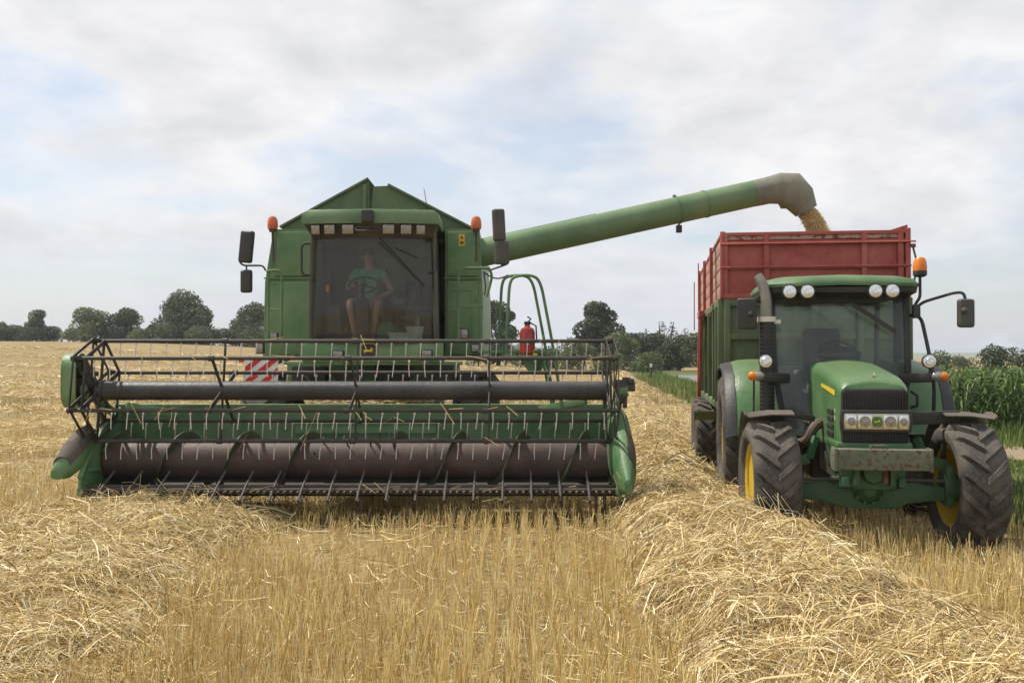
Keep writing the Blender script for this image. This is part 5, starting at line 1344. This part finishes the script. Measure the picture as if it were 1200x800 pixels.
# beacon
mb = MB(); mb.tube(fillet([(.84, 1.50, 2.53), (.86, 1.48, 2.58), (.90, 1.46, 2.64), (.90, 1.46, 2.90)], .05), .018, 8); mb.lathe([(.05, 0), (.078, .02), (.08, .07)], (.90, 1.46, 2.88), 'z', 16); bp = mb.build('beacon_post', M['black'], TR)
mb = MB(); mb.lathe([(.078, 0), (.08, .05), (.07, .12), (.045, .155), (.0, .165)], (.90, 1.46, 2.95), 'z', 18, cap=False); mb.build('beacon', M['amber'], bp)
# fenders
for s in (-1, 1):
    mb = MB(); rows = []
    for k in range(9):
        a = R(72 + 13 * k); r_ = .755
        rows.append([(s * x, -r_ * math.cos(a) + .05, .64 + r_ * math.sin(a) - (.03 if i == 2 else 0)) for i, x in enumerate((.74, .98, 1.20, 1.235))])
    mb.sheet(rows); f = mb.build('front_fender', M['fender'] if 'fender' in M else M['darkbrown'], TR, 50, solid=.012)
    mb = MB(); mb.beam((s * .42, -.06, 1.32), (s * .92, -.02, 1.34), .05, .13, .012) if s > 0 else mb.beam((-.50, .1, 1.30), (-.85, .05, 1.36), .05, .06, .01)
    mb.beam((s * .80, .05, 1.34), (s * .78, .08, .9), .05, .05, .01); mb.build('bracket', M['black'], f)
for s in (-1, 1):
    mb = MB(); rows = []
    prof = [(-1.15, 1.05), (-1.06, 1.30), (-.92, 1.56), (-.70, 1.78), (-.35, 1.89), (.05, 1.92), (.45, 1.87), (.75, 1.72)]
    for (y, z) in prof: rows.append([(s * x, 2.62 + y * k, z - dz) for x, k, dz in ((.70, 1, 0), (.95, 1, 0), (1.10, 1, .01), (1.20, .985, .04))])
    mb.sheet(rows); mb.add([(s * .70, 2.62 + y, z) for y, z in prof] + [(s * .70, 2.62 + .75, 1.1), (s * .70, 2.62 - 1.15, 1.0)], [tuple(range(len(prof) + 2))]); rfn = mb.build('rear_fender', M['tractor_green'], TR, 50, solid=.015)
    mb = MB(); rows = []
    for (y, z) in prof: rows.append([(s * x, 2.62 + y * 1.0, z - dz) for x, dz in ((1.195, .035), (1.31, .06), (1.33, .10))])
    mb.sheet(rows); mb.build('fender_edge', M['black'], rfn, 50, solid=.02)
# steps and tank left
mb = MB(); mb.box((-.60, 1.9, .78), (.34, 1.1, .5), None, .06); mb.box((.60, 1.9, .78), (.34, 1.1, .5), None, .06); mb.build('fuel_tank', M['black'], TR)
mb = MB()
for k in range(3): mb.box((-.88, 1.55, .55 + k * .25), (.25, .3, .03), None, .006)
mb.beam((-.77, 1.42, 1.05), (-.77, 1.42, .5), .03, .05); mb.beam((-.99, 1.42, 1.05), (-.99, 1.42, .5), .03, .05); mb.build('steps', M['dark'], TR)
mb = MB(); mb.beam((0, 3.0, .6), (0, 3.95, .55), .12, .12, .01); mb.beam((-.42, 3.1, .8), (-.35, 3.8, .6), .06, .1, .01); mb.beam((.42, 3.1, .8), (.35, 3.8, .6), .06, .1, .01); mb.build('drawbar', M['dark'], TR)

# ------------------------------------------------------------------ the trailer (origin under the middle of its front wall)
TLX, TLY = 4.28, 14.5
TL = thing('trailer', 'tall red and green tipping trailer being filled behind the tractor', 'trailer', (TLX, TLY, 0), YAW)
HW = 1.27; LN = 7.0; Z0, Z1, Z2 = 1.18, 2.78, 3.70
mb = MB()
mb.box((0, .02, (Z0 + Z1) / 2), (HW * 2 - .06, .05, Z1 - Z0), None, .005)
for x in (-HW + .06, -.62, 0, .62, HW - .06): mb.box((x, -.035, (Z0 + Z1) / 2), (.09, .07, Z1 - Z0 - .02), None, .01)
for z in (Z0 + .08, 1.72, 2.24, Z1 - .06): mb.box((0, -.028, z), (HW * 2 - .04, .06, .09), None, .01)
mb.build('front_wall', M['trailer_green'], TL)
mb = MB(); mb.box((0, .02, (Z1 + Z2) / 2 + .01), (HW * 2 - .02, .045, Z2 - Z1 - .04), None, .004)
for x in (-HW + .03, -.66, .68, HW - .10): mb.box((x, -.03, (Z1 + Z2) / 2), (.075, .06, Z2 - Z1 - .02), None, .008)
mb.box((-HW + .0, -.01, (Z1 + Z2) / 2 + .02), (.07, .10, Z2 - Z1 + .04), None, .008); mb.box((HW - .0, -.01, (Z1 + Z2) / 2 + .02), (.07, .10, Z2 - Z1 + .06), None, .008)
for z, t in ((Z1 + .04, .06), (3.22, .045), (3.58, .035), (Z2 - .0, .05)): mb.box((0, -.033 if z < 3.6 else -.03, z), (HW * 2, .055, t), None, .008)
mb.tube([(-HW - .04, -.075, 3.225), (HW + .04, -.075, 3.225)], .012, 6); mb.tube([(-HW - .04, -.075, 3.56), (HW + .10, -.075, 3.56)], .014, 6)
mb.prism([(0.95, Z2), (1.27, Z2 + .10), (1.27, Z2)], 'y', -.02, .04)
rb = mb.build('front_board', M['red'], TL)
mb = MB(); mb.box((0, -.005, 3.645), (HW * 2 - .12, .06, .055), None, .004); mb.build('bare_rail', M['pale_red'], rb)
for s in (-1, 1):
    mb = MB(); mb.box((s * (HW - .03), LN / 2, (Z0 + Z1) / 2), (.05, LN, Z1 - Z0), None, .004)
    for y in (.05, .75, 1.5, 2.9, 4.3, 5.7, LN - .05): mb.box((s * (HW + .03), y, (Z0 + Z1) / 2), (.08, .11, Z1 - Z0), None, .01)
    for z in (Z0 + .05, Z1 - .05): mb.box((s * (HW + .02), LN / 2, z), (.09, LN, .10), None, .01)
    mb.build('side_wall', M['trailer_green'], TL)
    mb = MB(); mb.box((s * (HW - .02), LN / 2, (Z1 + Z2) / 2), (.04, LN - .06, Z2 - Z1 - .03), None, .004)
    for k in range(4): mb.box((s * (HW + .003), LN / 2, Z1 + .12 + k * .225), (.02, LN - .08, .205), None, .006)
    sb = mb.build('side_board', M['pale_red'], TL)
    mb = MB()
    for y in (2.35, 4.7, LN - .03): mb.box((s * (HW + .03), y, (Z1 + Z2) / 2 - .05), (.07, .09, Z2 - Z1 + .22), None, .01)
    mb.box((s * (HW - .0), LN / 2, Z2 - .0), (.06, LN, .05), None, .008); mb.box((s * (HW + .02), LN / 2, Z1 - .0), (.05, LN, .06), None, .008); mb.build('post', M['red'], sb)
mb = MB(); mb.box((0, LN - .03, (Z0 + Z2) / 2), (HW * 2 - .1, .05, Z2 - Z0 - .04), None, .005); mb.build('tailgate', M['red'], TL)
# red lever frame along the left rear
mb = MB()
for s in (-1,):
    mb.beam((s * (HW + .13), 4.4, Z1 - .02), (s * (HW + .13), 5.2, 1.05), .07, .13, .01); mb.beam((s * (HW + .13), 4.0, Z1 - .05), (s * (HW + .13), 4.6, 1.5), .05, .10, .01); mb.box((s * (HW + .13), 4.3, Z1 - .05), (.09, .8, .12), None, .01)
    mb.tube([(s * (HW + .16), 4.5, 3.7), (s * (HW + .16), 4.5, 2.7)], .012, 6); mb.tube([(s * (HW + .16), 6.6, 3.5), (s * (HW + .16), 6.6, 2.5)], .012, 6)
    mb.beam((s * (HW + .13), 5.2, 1.05), (s * (HW + .13), 6.6, 1.0), .07, .14, .01)
mb.build('tailgate_lever', M['rusty_red'] if False else M['red'], TL)
mb = MB(); mb.tube([(HW + .06, -.05, 3.5), (HW + .12, -.05, 3.25), (HW + .07, -.05, 2.95)], .014, 6); mb.box((HW + .06, -.05, 3.5), (.07, .06, .05)); mb.build('latch', M['rusty_red'], TL)
mb = MB(); mb.box((0, LN / 2, Z0 - .05), (HW * 2 - .1, LN, .10), None, .01); mb.box((-.5, LN / 2 - .3, 1.0), (.12, LN - .4, .22), None, .01); mb.box((.5, LN / 2 - .3, 1.0), (.12, LN - .4, .22), None, .01)
mb.box((0, 3.0, .62), (2.2, .14, .14)); mb.box((0, 4.35, .62), (2.2, .14, .14)); mb.box((0, 3.68, .82), (1.1, 1.6, .12)); mb.beam((0, .3, .95), (0, -.55, .55), .12, .14, .01); mb.beam((-.4, .6, .95), (0, -.4, .58), .08, .12, .01); mb.beam((.4, .6, .95), (0, -.4, .58), .08, .12, .01)
mb.build('chassis', M['trailer_green'], TL)
mb = MB(); mb.prism([(2.20, 1.06), (2.20, 1.03), (2.36, .90), (2.40, .92), (2.26, 1.06)], 'x', -1.60, -1.2); mb.build('mudguard_strut', M['trailer_green'], TL)
for s in (-1, 1):
    for y in (3.0, 4.35): drive_wheel(TL, (s * 1.30, y, .60), .61, .50, .30, s, 20)

# ------------------------------------------------------------------ falling grain and the heap it lands on
def grain_obj():
    p0 = W(946, 248, 16.6) + Vector((RX0, RY0, 0))
    n = 42000; t = RNG.uniform(0, 1, n) ** .9
    ends = np.array([p0.x + .42, p0.y + .02, 3.02]); p0 = np.array(p0)
    c = p0 + (ends - p0) * t[:, None]; c[:, 0] = p0[0] + .40 * (1 - (1 - t) ** 1.6); c[:, 2] = p0[2] - .08 * t - (p0[2] - .08 - ends[2]) * t ** 1.25
    sprd = .175 + .05 * t
    u = RNG.normal(0, 1, (n, 3)); u = unit(u) * (RNG.uniform(0, 1, (n, 1)) ** .5)
    far = RNG.random(n) < .012
    p = c + u * (sprd * np.where(far, 1.5, 1.0))[:, None] * np.array([1, 1, .6])
    # heap
    m = 5000; hx = RNG.uniform(-1.15, 1.15, m); hy = RNG.uniform(.15, 5.2, m)
    def hz(x, y): return 2.35 + .75 * np.exp(-((x - .75) ** 2 + (y - 2.0) ** 2) / 1.1) + .03 * np.sin(5 * x + 4 * y)
    ca, sa = math.cos(YAW), math.sin(YAW)
    hp = np.stack([TLX + ca * hx - sa * hy, TLY + sa * hx + ca * hy, hz(hx, hy) + .01], -1)
    P = np.concatenate([p, hp]); k = len(P)
    a1 = unit(RNG.normal(0, 1, (k, 3)) + np.concatenate([np.tile([[.5, 0, -2.0]], (n, 1)), np.zeros((m, 3))])); a2 = unit(np.cross(a1, RNG.normal(0, 1, (k, 3))))
    L = np.concatenate([RNG.uniform(.008, .02, n), RNG.uniform(.02, .04, m)])[:, None]; wq = np.concatenate([np.full(n, .006), np.full(m, .012)])[:, None]
    V = np.stack([P - a1 * L, P - a2 * wq, P + a1 * L, P + a2 * wq], 1).reshape(-1, 3); F = np.arange(k * 4).reshape(-1, 4)
    T = np.repeat(tints(k, [(.70, .55, .27), (.62, .48, .22), (.80, .66, .38)], [3, 2, 1.5], .10), 4, 0)
    # heap surface
    gx_, gy_ = np.meshgrid(np.linspace(-1.2, 1.2, 20), np.linspace(.1, 6.9, 40), indexing='ij'); gz = hz(gx_, gy_)
    S = np.stack([TLX + ca * gx_ - sa * gy_, TLY + sa * gx_ + ca * gy_, gz], -1).reshape(-1, 3); b = len(V)
    F2 = np.array([[i * 40 + j, i * 40 + j + 1, (i + 1) * 40 + j + 1, (i + 1) * 40 + j] for i in range(19) for j in range(39)]) + b
    return raw_mesh('grain', np.concatenate([V, S]), np.concatenate([F, F2]), np.concatenate([T, np.tile([[.36, .24, .08]], (len(S), 1))]), M['grain'])
tag(grain_obj(), 'golden grain pouring from the spout into the trailer', 'grain', kind='stuff')

# ------------------------------------------------------------------ the air
mh, nt, out = new_mat('hazy_air')
pv = N(nt, 'ShaderNodeVolumePrincipled'); pv.inputs['Color'].default_value = (.86, .91, 1.0, 1); pv.inputs['Density'].default_value = .0003; pv.inputs['Anisotropy'].default_value = .2
nt.links.new(pv.outputs[0], out.inputs['Volume'])
tag(MB().box((0, 2190, 9.2), (5300, 5000, 22.4)).build('haze', mh), 'thin pale summer haze over the field', 'haze', kind='stuff')
